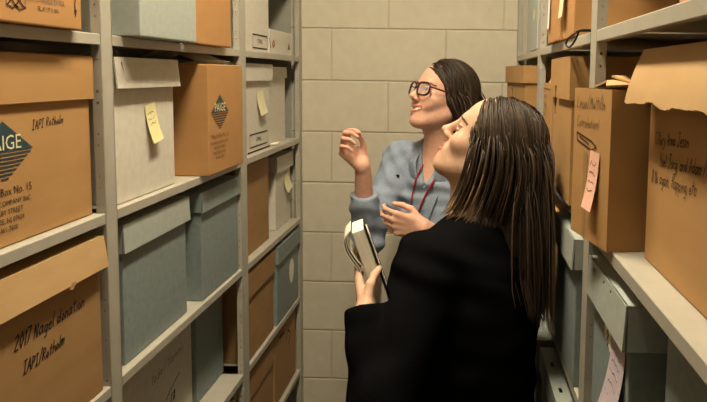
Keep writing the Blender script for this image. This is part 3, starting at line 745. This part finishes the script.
def face_materials(fr, C, base, idx, smile=0.0):
    """colour of lips, teeth, brows and eyes as face areas of the one body mesh"""
    f, l, u = fr.loc(C[:,0], C[:,1], C[:,2]); al = np.abs(l)
    mi = np.zeros(len(C), int); near = (f > .05) & (np.abs(f) < .14) & (al < .08) & (np.abs(u) < .13)
    w = .023+.009*smile; bow = .006*smile*(al/w)**2
    lip = near & (al < w) & (u-bow < -.0485-.006*(al/w)**2) & (u-bow > -.0770+.012*(al/w)**2) & (f > .079)
    mi[lip] = idx['lips']
    if smile:
        mi[near & (al < w*.85) & (np.abs(u-bow+.0620) < .0052*(1-(al/w)**2)) & (f > .07)] = idx['teeth']
    ba = (al-.032)/.02
    mi[near & (np.abs(ba) < 1) & (np.abs(u-.0255+.004*ba*ba) < .0030) & (f > .06)] = idx['brow']
    ey = near & (np.abs(al-.031) < .0115) & (np.abs(u-.0032) < .0052*np.sqrt(np.maximum(0,1-((al-.031)/.0125)**2))) & (f > .07) & (f < .0905)
    mi[ey] = idx['eye_white']
    mi[ey & ((al-.031+.0)**2 + (u-.004)**2 < .0055**2)] = idx['iris']
    mi[near & (np.abs(al-.031) < .0135) & (np.abs(u-.0095) < .0012) & (f > .07)] = idx['brow']
    return mi
def add_hand(S, wrist, Fd, Td, left, curls, thumb, sc=.92, spread=.06):
    F_ = unit(Fd); T_ = np.array(Td, float); T_ = unit(T_ - F_*(T_@F_)); N_ = np.cross(F_, T_) if left else np.cross(T_, F_)
    w = np.array(wrist, float); L = lambda a,b,c=0: w + sc*(a*F_ + b*T_ + c*N_)
    kn = [(.088,.027),(.092,.007),(.087,-.013),(.078,-.031)]; ln = [(.042,.025,.020),(.046,.028,.021),(.042,.026,.020),(.033,.020,.018)]
    rd = [.0086,.0088,.0082,.0072]
    for (a, b), r in zip(kn, rd): S.cap(L(-.004,b*.55), L(a,b,-.001), .0125*sc, (r+.0022)*sc, .010)
    S.cap(L(.01,.018,.006), L(.05,.022,.008), .013*sc, .010*sc, .01)              # thumb mount
    S.cap(L(.012,-.015,.005), L(.055,-.022,.006), .012*sc, .009*sc, .01)
    for i in range(4):
        p = L(kn[i][0], kn[i][1], -.001); a = 0; sp = spread*(1.2-i)
        base = unit(F_ + T_*sp)
        for j in range(3):
            a += curls[i][j]; d = base*math.cos(a) + N_*math.sin(a); q = p + d*ln[i][j]*sc
            S.cap(p, q, rd[i]*sc*(1-.09*j), rd[i]*sc*(.93-.10*j), .0025 if j else .004); p = q
    p = L(.014,.022,.006)
    for (dv, le, r) in zip(thumb, (.042,.032,.026), (.0118,.0100,.0090)):
        d = unit(dv[0]*F_ + dv[1]*T_ + dv[2]*N_); q = p + d*le*sc; S.cap(p, q, r*sc, r*.88*sc, .005); p = q
def strands(fr, n, length, rng, part=.02, steps=46, layers=(.004,.016), collide=(), forward=0.0, face_cut=None, curl_in=0.0, hang=None, root_ok=None, stiff=.25, back=.55, stick=-.30, sweep=None, hl=(.03,.04,.03,.07)):
    """hair paths combed over the skull, then falling and resting on neck and shoulders"""
    c = np.array((-.014,0,.037)); r = np.array((.096,.077,.090))
    out = []
    V = rng.normal(size=(n*8,3)); V /= np.linalg.norm(V, axis=1)[:,None]
    Pl = c + V*r
    ok = (Pl[:,2] > .005 - .55*np.maximum(0, -Pl[:,0])) & ((Pl[:,0] < hl[0] + hl[1]*np.clip((Pl[:,2]-hl[2])/hl[3], 0, 1)) )
    if root_ok is not None: ok &= root_ok(Pl)
    Pl = Pl[ok][:n]; n = len(Pl)
    lay = rng.uniform(*layers, n); lay = np.where(rng.random(n) < .6, np.maximum(lay, layers[1]*.75), lay)
    side = np.where(Pl[:,1] > part, 1., -1.)
    wide = np.clip((.10-np.abs(Pl[:,1]-part))/.10, 0, 1)
    Dl = np.stack([np.full(n, -back) + forward, side*.9*wide, np.full(n, -.15)], 1) + rng.normal(size=(n,3))*.06
    O = fr.o.astype(float); R = fr.R.astype(float)
    n0 = (Pl-c)/r**2; n0 /= np.linalg.norm(n0, axis=1)[:,None]; Dl -= n0*(Dl*n0).sum(1, keepdims=True)
    P = O + fr.s*(Pl@R); D = Dl@R; D /= np.linalg.norm(D, axis=1)[:,None]
    Ln = length(Pl) if callable(length) else np.full(n, length); Ln = Ln*rng.uniform(.92,1.03,n)
    ds = Ln/steps; path = [P.copy()]
    jit = rng.normal(size=(n,3))*.02; sj = rng.uniform(-.35,.25,n)
    for k in range(steps):
        D = D + np.array((0,0,-1.))*stiff + jit*stiff
        if curl_in and k > steps*.6:
            D = D + curl_in*((O[None,:]-P)*np.array((1,1,0)))*10
        if sweep is not None: D = D + sweep(P, Pl, k/steps)
        D /= np.linalg.norm(D, axis=1)[:,None]
        P = P + D*ds[:,None]
        # rest on the skull
        q = (P-O)@R.T/fr.s; e = (q-c)/(r + lay[:,None]/1.0); k0 = np.linalg.norm(e, axis=1); 
        Nw = (e/np.maximum(k0,1e-6)[:,None]/r)@R; Nw /= np.linalg.norm(Nw, axis=1)[:,None]
        wst = np.where(k0 < 1, 1, np.clip((Nw[:,2]-stick-sj)/.4, 0, 1)*(k0 < 1.6)); m = wst > 0
        e2 = e/np.maximum(k0,1e-6)[:,None]; qn = c + (e2*wst[:,None] + e*(1-wst[:,None]))*(r + lay[:,None]); q = np.where(m[:,None], qn, q)
        if face_cut is not None: q = face_cut(q)
        P = O + fr.s*(q@R)
        for (a, b, r1, r2) in collide:
            a = np.array(a); b = np.array(b); ab = b-a; t = np.clip(((P-a)@ab)/(ab@ab), 0, 1); cc = a + t[:,None]*ab; v = P-cc; d = np.linalg.norm(v, axis=1); rr = r1+(r2-r1)*t + lay*.6
            m = d < rr; P = np.where(m[:,None], cc + v/np.maximum(d,1e-6)[:,None]*rr[:,None], P)
        if hang is not None: P = hang(P, k/steps)
        D = P - path[-1]; D /= np.maximum(np.linalg.norm(D, axis=1),1e-9)[:,None]
        path.append(P.copy())
    path = np.stack(path, 1)
    for _ in range(5): path[:,1:-1] = path[:,1:-1]*.5 + (path[:,:-2]+path[:,2:])*.25
    return path, Pl, lay          # n, steps+1, 3
def hair_mesh(name, paths, centre, rng, width, mats, pick, parent, nside=5):
    n, s, _ = paths.shape
    Tn = np.gradient(paths, axis=1); Tn /= np.maximum(np.linalg.norm(Tn, axis=2, keepdims=True),1e-9)
    outw = paths - np.array(centre); outw[:,:,2] *= .4; outw -= Tn*(outw*Tn).sum(2, keepdims=True); outw /= np.maximum(np.linalg.norm(outw, axis=2, keepdims=True),1e-9)
    sd = np.cross(Tn, outw)
    t = np.linspace(0,1,s)[None,:,None]
    wd = width*rng.uniform(.6,1.25,(n,1,1))*(np.minimum(1,.5+t*4))*np.clip((1.03-t)*3.0, .10, 1)
    V = []
    for k in range(nside):
        a = 2*PI*k/nside; V.append(paths + sd*math.cos(a)*wd + outw*math.sin(a)*wd*.42)
    V = np.stack(V, 2).reshape(-1,3)          # n, s, nside
    i = np.arange(n)[:,None,None]; j = np.arange(s-1)[None,:,None]; k = np.arange(nside)[None,None,:]
    base = (i*s+j)*nside; k2 = (k+1)%nside
    Q = np.stack([base+k, base+k2, base+nside+k2, base+nside+k], 3).reshape(-1,4)
    mi = np.broadcast_to(pick(n, s-1)[:,:,None], (n, s-1, nside)).reshape(-1)
    return np_mesh(name, V, Q, mats, mi, parent, smooth=0)
def trousers_shoes(root, hip, hw, left, feet, top, bounds):
    """legs as one garment, then two shoes"""
    B = bounds; T = Field(ar(B[0],B[1],.008), ar(B[2],B[3],.008), ar(-H-.01, top+.03, .010)); lv = np.array((*left,0.))
    T.ell(Frame(hip, (*left,0), (-left[1],left[0],0), (0,0,1)), (0,0,-.02), (hw,.115,.13), .03)
    for s, ft in ((1,feet[0]),(-1,feet[1])):
        h0 = np.array(hip)+lv*s*hw*.48 + np.array((0,0,-.06)); an = np.array((ft[0],ft[1],-H+.075)); kn = (h0+an)/2 + np.array((0,0,.02)) + np.array((left[1],-left[0],0))*.02
        T.cap(h0, kn, .088, .062, .05); T.cap(kn, an, .062, .05, .02)
    T.plane((0,0,top), (0,0,1)); T.plane((0,0,-H+.045), (0,0,-1))
    P, Q = T.mesh(); np_mesh('trousers', P, Q, ['trouser'], parent=root)
    for ft in feet:
        fd = unit((ft[2],ft[3],0)); S = Field(ar(ft[0]-.2,ft[0]+.2,.006), ar(ft[1]-.2,ft[1]+.2,.006), ar(-H-.01,-H+.14,.005)); g = np.array((ft[0],ft[1],-H))
        S.cap(g-fd*.035+(0,0,.035), g+fd*.10+(0,0,.030), .036, .040, .02); S.cap(g+fd*.10+(0,0,.028), g+fd*.15+(0,0,.022), .040, .026, .02); S.cap(g+(0,0,.04), g+(0,0,.095), .042, .045, .03)
        S.plane((0,0,-H+.002), (0,0,-1)); S.plane((0,0,-H+.095), (0,0,1))
        P, Q = S.mesh(); np_mesh('shoe', P, Q, ['shoe'], parent=root)

SKIN_A = ['skin_a','lips','teeth','brow','eye_white','iris']; SKIN_B = ['skin_b'] + SKIN_A[1:]
FIDX = dict(lips=1, teeth=2, brow=3, eye_white=4, iris=5)

# ---------------------------------------------------------------- the woman in the denim shirt, near the wall
def woman_denim():
    root = tag(empty('person', (-.05, 2.24, -H)), 'smiling woman in dark red glasses, pale denim shirt and red lanyard, one hand raised', 'person')
    rng = np.random.default_rng(3)
    hd = head_frame((-.0560, 2.20, -.0790), (-.83,-.56), math.radians(19), .985)
    d = unit((-.5,-.87,0)); lf = np.array((-d[1], d[0], 0))     # facing, and her left
    C = np.array((-.048, 2.24, -.300))
    Ls, Rs = C + lf*.160, C - lf*.160 + (0,0,.012)
    Rs = np.array((-.192, 2.285, -.288))
    Re = np.array((-.288, 2.11, -.515)); Rw = np.array((-.290, 2.035, -.275))
    Le = np.array((.075, 1.985, -.535)); Lw = np.array((-.098, 1.885, -.428))
    hip = C + (0.02,.03,-.50)
    tf = Frame(C, d, lf, (0,0,1)); hf = Frame(hip, d, lf, (0,0,1))
    def torso(S, o):
        S.ell(tf, (.005,0,-.14), (.098+o,.152+o,.21+o), .03)
        S.ell(tf, (.045,.0,-.17), (.075+o,.125+o,.075+o), .04)             # bust
        S.ell(tf, (.0,0,-.36), (.092+o,.132+o,.16+o), .06)
        S.ell(hf, (0,0,0), (.110+o,.160+o,.14+o), .05)
        S.cap(Ls, Rs, .050+o, .050+o, .05)
        S.cap(C+(0,0,.03)-d*.005, C+(0,0,-.05), .062+o, .10+o, .05)
    h = .003
    xs, ys = ar(-.40,.20,h), ar(1.74,2.46,h); zs = np.concatenate([ar(-H+.02,-.66,.011), ar(-.66,.12,h)])
    S = Field(xs, ys, zs)
    torso(S, 0)
    nb = C + (0,0,.03); S.cap(nb, hd.w((-.022,0,-.045)), .053, .050, .03)
    S.cap(C + d*.03 + (0,0,-.02), hd.w((.0,0,-.075)), .045, .040, .03)
    add_head(S, hd, smile=1.25)
    S.cap(Rs, Re, .044, .037, .03); S.cap(Re, Rw, .037, .0235, .015)
    S.cap(Ls, Le, .044, .037, .03); S.cap(Le, Lw, .037, .0245, .015)
    add_hand(S, Rw, (-.66,-.10,.74), (.38,.78,.50), False, [(.85,1.15,.6),(.95,1.2,.65),(1.0,1.25,.7),(1.05,1.3,.7)], [(.75,.35,.50),(.85,-.05,.55),(.8,-.3,.55)], .92)
    add_hand(S, Lw, (-.96,-.10,.20), (.15,-.05,.98), True, [(.55,.75,.45),(.70,.8,.5),(.8,.85,.5),(.9,.9,.5)], [(.75,.55,.35),(.92,.12,.38),(.95,-.12,.30)], .92)
    feet = [(hip[0]+lf[0]*.09, hip[1]+lf[1]*.09, d[0], d[1]), (hip[0]-lf[0]*.09, hip[1]-lf[1]*.09, d[0], d[1])]
    for s, ft in ((1,feet[0]),(-1,feet[1])):
        h0 = hip+lf*s*.07+(0,0,-.06); an = np.array((ft[0],ft[1],-H+.09)); S.cap(h0, an, .075, .036, .04); S.cap(an+(0,0,-.03), an+d*.10+(0,0,-.045), .024, .018, .02)
    P, Q = S.mesh()
    Cc = P[Q].mean(1); mi = face_materials(hd, Cc, 0, FIDX, 1.25)
    np_mesh('body', P, Q, SKIN_A, mi, root, smooth=1)
    # shirt
    G = Field(ar(-.40,.22,.004), ar(1.84,2.48,.004), ar(-.93,-.18,.004)); o = .014
    torso(G, o)
    G.cap(C+(0,0,.055)-d*.01, C+(0,0,-.02), .060, .075, .03)
    wc = Re + (Rw-Re)*.62; wl = Le + (Lw-Le)*.60
    G.cap(Rs, Re, .058, .054, .03); G.cap(Re, Re+(Rw-Re)*.42, .054, .045, .02); G.cap(Re+(Rw-Re)*.40, wc, .047, .043, .004)
    G.cap(Ls, Le, .058, .052, .03); G.cap(Le, wl, .052, .041, .02)
    X,Y,Z = G.pts((slice(None),)*3)
    # folds of the cloth
    wv = .0042*np.sin(42*X+23*Z+6*np.sin(17*Z+9*Y)) * np.sin(31*Z-18*X+11*Y) + .0022*np.sin(95*Z+40*X-25*Y+3*np.sin(30*X))
    G.f = G.f + wv.astype(np.float32)
    fw = unit(Rw-Re); G.f = np.where((X < -.215) & (Y < 2.17), np.maximum(G.f, (X-wc[0])*fw[0]+(Y-wc[1])*fw[1]+(Z-wc[2])*fw[2]), G.f)
    vb = C + d*.118 + (0,0,-.045)
    G.cap(C + d*.045 + (0,0,.10), vb, .056, .008, .004, True)
    G.cap(C + (0,0,.02)+d*.01, C + (0,0,.20), .056, .058, .003, True)
    G.plane((0,0,-.80), (0,0,-1))
    P, Q = G.mesh(); sh = np_mesh('shirt', P, Q, ['denim'], parent=root)
    def on_shirt(x, z, gap=.004):
        y = 1.86 + np.arange(0, .6, .002); v = G.value(np.stack([np.full(len(y),x), y, np.full(len(y),z)],1)); i = np.argmax(v < 0)
        return (x, (y[i] if v[i] < 0 else 2.12) - gap, z)
    # turned-down collar around the neck, open in front
    K_ = Field(ar(-.20,.12,.003), ar(2.08,2.40,.003), ar(-.42,-.18,.003)); ax_ = C + (0,0,.0) - d*.006
    K_.cap(C+(0,0,.085)-d*.012, C+(0,0,-.005)+d*.016, .066, .112, .0); K_.cap(C+(0,0,.13)-d*.022, C+(0,0,-.005)+d*.016, .0385, .106, .0, True)
    K_.plane(C+(0,0,.082), (0,0,1)); K_.plane(C+(0,0,-.030)+d*.04, unit((-.45*d[0],-.45*d[1],-1)))
    K_.cap(C+d*.09+(0,0,.11), C+d*.145+(0,0,-.13), .050, .016, .0, True)
    P, Q = K_.mesh(); np_mesh('collar', P, Q, ['denim'], parent=root)
    def strip(name, pts, wdt, m, th=.002, gap=.004):
        P3 = [Vector(on_shirt(x, z, gap)) for x, z in pts]; mb = MB(); rows = []
        for i, p in enumerate(P3):
            t = (P3[min(i+1,len(P3)-1)]-P3[max(i-1,0)]).normalized(); n = Vector((d[0],d[1],.1)).normalized(); sd = t.cross(n).normalized()*wdt/2
            rows.append([p-sd, p+sd])
        mb.sheet(rows, th, m); mb.sheet([list(reversed(r)) for r in rows], th*.5, m)
        c = mb.build(name, root); c.matrix_parent_inverse = Matrix.Translation(-Vector(root.location)); return c
    def lerp(pts, n=22):
        pts = np.array(pts); t = np.linspace(0, len(pts)-1, n); i = np.clip(t.astype(int), 0, len(pts)-2); f = (t-i)[:,None]; return pts[i]*(1-f)+pts[i+1]*f
    px = lambda u, v, Y=2.11: ((u-450.5)/686.6*Y + .0147*(v-74)/686.6*Y, -(v-74)/686.6*Y)
    K = lambda l: [px(*q) for q in l]
    strip('placket', lerp(K([(424,196),(418,212),(410,235),(405,262),(402,292)])), .022, 'denim', .002, .003)
    la = MB()
    for path in ([(420,152),(412,166),(405,180),(401,195),(399,210),(399,230),(401,248)], [(430,168),(424,180),(418,190),(412,202),(407,215),(403,232),(401,248)], [(401,248),(401,262)]):
        pts = [on_shirt(x, z, .0045) for x, z in lerp(K(path))]
        la.tube(pts, .0042, 'lanyard', n=6, flat=.5)
    c = la.build('lanyard', root); c.matrix_parent_inverse = Matrix.Translation(-Vector(root.location))
    mb = MB(); q = Vector(on_shirt(*px(389,174,2.25), .001)); mb.tube([q, q+Vector((-.001,-.003,0))], .006, 'frame', n=12); c = mb.build('button', root); c.matrix_parent_inverse = Matrix.Translation(-Vector(root.location))
    # glasses
    def part(mb, name, parent=root):
        c = mb.build(name, parent)
        if parent is root: c.matrix_parent_inverse = Matrix.Translation(-Vector(root.location))
        return c
    mb = MB(); W = lambda p: Vector(hd.w(p))
    for s in (-1,1):
        ring = []
        for k in range(25):
            a = 2*PI*k/24; ca, sa = math.cos(a), math.sin(a); rr = (abs(ca)**3+abs(sa)**3)**(-1/3)
            ring.append(W((.106-.10*abs(.026*ca*rr*s)*0 - .012*(abs(s*(.033+.0265*s*ca*rr))/.06)**2, s*.033+  .0265*ca*rr, .002+.0205*sa*rr)))
        mb.tube(ring, .0033, 'frame', n=6, cap=False)
        mb.tube([W((.097,s*.058,.012)), W((.06,s*.074,.012)), W((.005,s*.081,.010)), W((-.010,s*.083,-.004))], .0026, 'frame', n=6)
    mb.tube([W((.107,-.009,.006)), W((.110,0,.009)), W((.107,.009,.006))], .0022, 'frame', n=6)
    gl = part(mb, 'glasses')
    for s in (-1,1):
        mb = MB(); rows = []
        for i in range(2):
            pass
        cen = W((.1035, s*.033, .002)); ring = []
        t0 = bmesh.new(); v = []
        for k in range(24):
            a = 2*PI*k/24; ca, sa = math.cos(a), math.sin(a); rr = (abs(ca)**3+abs(sa)**3)**(-1/3)
            v.append(t0.verts.new(W((.105-.012*(abs(s*(.033+.0255*s*ca*rr))/.06)**2, s*.033+.0245*ca*rr, .002+.0185*sa*rr))))
        f = t0.faces.new(v); r_ = bmesh.ops.extrude_face_region(t0, geom=[f]); bmesh.ops.translate(t0, vec=Vector(hd.d((.0012,0,0)).tolist()), verts=[q for q in r_['geom'] if isinstance(q, bmesh.types.BMVert)])
        mb.add(t0, 'lens'); ln = mb.build('lens', gl); ln['label'] = 'clear lens'
    # hair: a bob with a side part
    HC = Field(ar(-.24,.10,.004), ar(2.02,2.40,.004), ar(-.26,.10,.004))
    HC.ell(hd, (-.016,0,.038), (.100,.081,.093), .0); HC.ell(hd, (-.058,0,-.030), (.050,.070,.075), .03)
    HC.ell(hd, (.117,0,-.062), (.086,.13,.122), .004, True); HC.ell(hd, (.02,0,-.09), (.075,.10,.085), .01, True)
    P, Q = HC.mesh(); hc = np_mesh('hair', P, Q, ['hair1'], parent=root)
    def fc(q):
        # keep the bob off the face
        lim = .046 + .036*np.clip((q[:,2]-.03)/.035, 0, 1) - .058*np.clip((-q[:,2])/.05, 0, 1)
        m = (q[:,2] < .10) & (q[:,0] > lim); q = q.copy(); q[m,0] = lim[m]; return q
    paths, Pl, lay = strands(hd, 1700, lambda p: .165 + .35*np.maximum(0, p[:,2]) + .05*(p[:,0]>0), rng, part=-.025, steps=28, layers=(.005,.014), collide=[(nb, hd.w((-.02,0,-.05)), .060,.060)], face_cut=fc, stiff=.20, back=.62, curl_in=.25, hl=(.040,.045,.03,.035))
    hair_mesh('hair_locks', paths, hd.w((-.01,0,0)), rng, .0024, ['hair1','hair2','hair3'], lambda n, s: np.repeat(rng.choice([0,0,1,1,2], n, p=[.25,.25,.2,.2,.1])[:,None], s, 1), hc, 4).matrix_parent_inverse = Matrix.Identity(4)
    trousers_shoes(root, hip, .165, (lf[0],lf[1]), feet, -.78, (-.35,.35,1.95,2.62))
    return root

# ---------------------------------------------------------------- the woman in black, nearer
def woman_black():
    root = tag(empty('person', (.03, 1.40, -H)), 'woman with long brown hair in a black sweater, looking up and holding a notebook', 'person')
    rng = np.random.default_rng(11)
    hd = head_frame((.0640, 1.42, -.153), (-.975,.22), math.radians(35), .90)
    d = unit((-.75,.66,0)); lf = np.array((-d[1], d[0], 0))
    C = np.array((.036, 1.405, -.345))
    Ls = np.array((-.058,1.295,-.368)); Rs = np.array((.122,1.520,-.342))
    Le = np.array((-.133,1.140,-.600)); Lw = np.array((-.169,1.225,-.444))
    Re = np.array((.118,1.600,-.590)); Rw = np.array((.03,1.70,-.64))
    hip = C + (-.008,-.01,-.46)
    tf = Frame(C, d, lf, (0,0,1)); hf = Frame(hip, d, lf, (0,0,1))
    def torso(S, o):
        S.ell(tf, (-.01,0,-.14), (.105+o,.148+o,.20+o), .03)
        S.ell(tf, (.055,0,-.19), (.08+o,.125+o,.08+o), .04)
        S.ell(tf, (0,0,-.34), (.108+o,.138+o,.17+o), .06)
        S.ell(hf, (-.01,0,0), (.12+o,.142+o,.15+o), .05)
        S.cap(Ls, Rs, .050+o, .050+o, .05)
        S.cap(C+(.02,0,.03), C+(0,0,-.05), .046+o, .092+o, .05)
    h = .003
    S = Field(ar(-.30,.24,h), ar(1.06,1.84,h), np.concatenate([ar(-H+.02,-.66,.011), ar(-.66,.02,h)]))
    torso(S, 0)
    S.cap(C+(.022,0,.04), hd.w((-.025,0,-.045)), .050, .050, .03); S.cap(C+d*.03+(0,0,.0), hd.w((.0,0,-.075)), .045, .038, .03)
    add_head(S, hd, ears=False)
    S.cap(Ls, Le, .046, .038, .03); S.cap(Le, Lw, .038, .0245, .015)
    S.cap(Rs, Re, .046, .038, .03); S.cap(Re, Rw, .038, .0245, .015)
    add_hand(S, Lw, (-.25,.87,.38), (.02,-.40,.91), True, [(.02,.12,.10),(.04,.14,.10),(.06,.16,.12),(.08,.2,.15)], [(.70,.42,.26),(.80,.10,.42),(.80,-.05,.50)], .84, .16)
    add_hand(S, Rw, (-.7,.35,-.2), (.1,.3,.9), False, [(.5,.7,.4)]*4, [(.7,.6,.3),(.9,.2,.3),(.9,0,.3)], .88)
    feet = [(hip[0]+lf[0]*.09, hip[1]+lf[1]*.09, d[0], d[1]), (hip[0]-lf[0]*.09, hip[1]-lf[1]*.09, d[0], d[1])]
    for s, ft in ((1,feet[0]),(-1,feet[1])):
        h0 = hip+lf*s*.07+(0,0,-.06); an = np.array((ft[0],ft[1],-H+.09)); S.cap(h0, an, .075, .036, .04); S.cap(an+(0,0,-.03), an+d*.10+(0,0,-.045), .024, .018, .02)
    P, Q = S.mesh(); Cc = P[Q].mean(1); mi = face_materials(hd, Cc, 0, FIDX)
    np_mesh('body', P, Q, SKIN_B, mi, root, smooth=1)
    G = Field(ar(-.30,.26,.004), ar(1.06,1.82,.004), ar(-.92,-.20,.004)); o = .011
    torso(G, o)
    wc = Le + (Lw-Le)*1.08; wr = Re + (Rw-Re)*.92
    G.cap(Ls, Le, .062, .054, .03); G.cap(Le, wc, .052, .034, .02); G.cap(wc-(Lw-Le)*.10, wc, .037, .035, .006)
    G.cap(Rs, Re, .060, .050, .03); G.cap(Re, wr, .050, .036, .02)
    X,Y,Z = G.pts((slice(None),)*3)
    G.f = G.f + (.0035*np.sin(38*X+27*Z+5*np.sin(14*Z+9*Y))*np.sin(29*Z-16*Y) + .0015*np.sin(88*Z+31*X-40*Y)).astype(np.float32)
    G.cap(C+(.012,0,.02), hd.w((-.02,0,-.05)), .058, .062, .003, True)
    fw = unit(Lw-Le); G.f = np.where((X-wc[0])**2+(Y-wc[1])**2+(Z-wc[2])**2 < .052**2, np.maximum(G.f, (X-wc[0])*fw[0]+(Y-wc[1])*fw[1]+(Z-wc[2])*fw[2]), G.f)
    G.plane((0,0,-.84), (0,0,-1))
    P, Q = G.mesh(); np_mesh('sweater', P, Q, ['knit'], parent=root)
    # long hair
    HC = Field(ar(-.06,.24,.004), ar(1.24,1.60,.004), ar(-.46,.0,.004))
    HC.ell(hd, (-.016,0,.038), (.100,.081,.093), .0)
    HC.cap(hd.w((-.050,0,.005)), C+(.070,-.02,-.0), .066, .055, .03)
    HC.ell(hd, (.130,0,-.06), (.080,.13,.140), .004, True)
    HC.cap(C+d*.12+(0,0,.05), C+d*.2+(0,0,-.2), .10, .10, .01, True)
    P, Q = HC.mesh(); hc = np_mesh('hair', P, Q, ['hair1'], parent=root)
    def fc(q):
        lim = .066 + .016*np.clip((q[:,2]-.02)/.07, 0, 1) - .02*np.clip((-.03-q[:,2])/.08,0,1)
        m = (q[:,2] < .11) & (q[:,2] > -.12) & (q[:,0] > lim); q = q.copy(); q[m,0] = lim[m]; return q
    tor = [(C+(.012,0,.05), hd.w((-.02,0,-.05)), .062,.064), (C+(0,0,.0), C+(0,0,-.10), .095,.135), (C+(0,0,-.12)-d*.01, C+(0,0,-.30), .118,.120), (C+(0,0,-.14)+lf*.06, C+(0,0,-.3)+lf*.06, .118,.118), (C+(0,0,-.14)-lf*.05, C+(0,0,-.3)-lf*.05, .118,.118), (Ls, Rs, .068,.068)]
    def hg(P, t):
        P = P.copy(); P[:,0] = np.minimum(P[:,0], P[:,1]*np.where(P[:,2] > -.22, .139, .1455)); P[:,0] = np.minimum(P[:,0], .188); return P
    def swp(P, Pl, t):
        near = (Pl[:,1] > -.01) & (Pl[:,0] > -.075); wt = (.03 + .75*np.clip(Pl[:,0]+.075, 0, .12))*np.clip((-.12-P[:,2])/.12, 0, 1)
        return np.where(near, wt, 0)[:,None]*np.array((-.85,.45,0)) + np.where((Pl[:,0] <= -.075) & (P[:,2] < -.14), .004, 0)[:,None]*np.array((1.,-.25,0))
    def lng(p):
        z = hd.o[2] + .9*(p@hd.R)[:,2]; near = (p[:,1] > -.01) & (p[:,0] > -.075)
        return np.where(near, (z + .285)*1.16, (z + .465)*1.10)
    paths, Pl, lay = strands(hd, 3000, lng, rng, part=.0, steps=42, layers=(.004,.013), collide=tor, face_cut=fc, stiff=.16, back=.55, stick=-.14, hang=hg, sweep=swp, hl=(.055,.02,.03,.07))
    def pick(n, s):
        b = rng.choice([0,1,2], n, p=[.42,.40,.18])[:,None]; t = np.linspace(0,1,s)[None,:]
        fr_ = (paths[:,-1,0] < .03)[:,None]          # the locks swept over the shoulder end lighter
        return np.where(fr_ & (t > .72), np.minimum(b+2,3), np.where(fr_ & (t > .5), np.minimum(b+1,3), b)) + 0*t.astype(int)
    hair_mesh('hair_locks', paths, hd.w((-.01,0,0)), rng, .0022, ['hair1','hair2','hair3','hair4'], pick, hc, 4).matrix_parent_inverse = Matrix.Identity(4)
    trousers_shoes(root, hip, .142, (lf[0],lf[1]), feet, -.80, (-.32,.36,1.1,1.75))
    return root
woman_denim(); woman_black()

# the notebook in her hand: black cover, page block, loose leaves standing off the front
def notebook():
    r = tag(empty('notebook', (-.178, 1.350, -.378)), 'thick cream-paged notebook with a black cover, held upright by the woman in black', 'notebook')
    a = Vector((.33,.0,-.944)).normalized(); b = Vector((.944,0,.33)).normalized(); c = Vector((-.17,.985,0)); c = (c - a*c.dot(a)).normalized(); b = c.cross(a).normalized(); b = b if b.x > 0 else -b
    fr = lambda u, v, w_: a*u + b*v + c*w_
    mt = Matrix((a, b, c)).transposed().to_4x4()
    mb = MB(); mb.box((-.084,.0150,-.062), (.084,.0185,.066), 'black_strap', bev=.001, mtx=mt); mb.build('cover', r)
    mb = MB(); mb.box((-.078,-.011,-.060), (.080,.0148,.062), 'paper_edge', bev=.002, mtx=mt); mb.build('page_block', r)
    for k, (bow, end) in enumerate(((.010,-.002),(.013,.008),(.016,.014))):
        mb = MB(); rows = []
        for i in range(13):
            t = i/12; u = -.082 + .085*t
            off = -.0122 - bow*math.sin(PI*min(1,t*1.1)**.7)**.9*1.3 - end*t**3
            rows.append([fr(u, off, w_) for w_ in (-.058,-.02,.02,.060)])
        mb.sheet(rows, .0012, 'paper'); mb.build('leaf', r)
    mb = MB(); mb.tube([fr(-.084+.168*t, .0205, -.063) for t in np.linspace(0,1,8)], .0014, 'paper', n=6); mb.build('edge_band', r)
notebook()


# ---------------------------------------------------------------- lift the layout so that the floor is at z = 0
for o in list(SC.objects):
    if o.parent is None: o.location.z += H
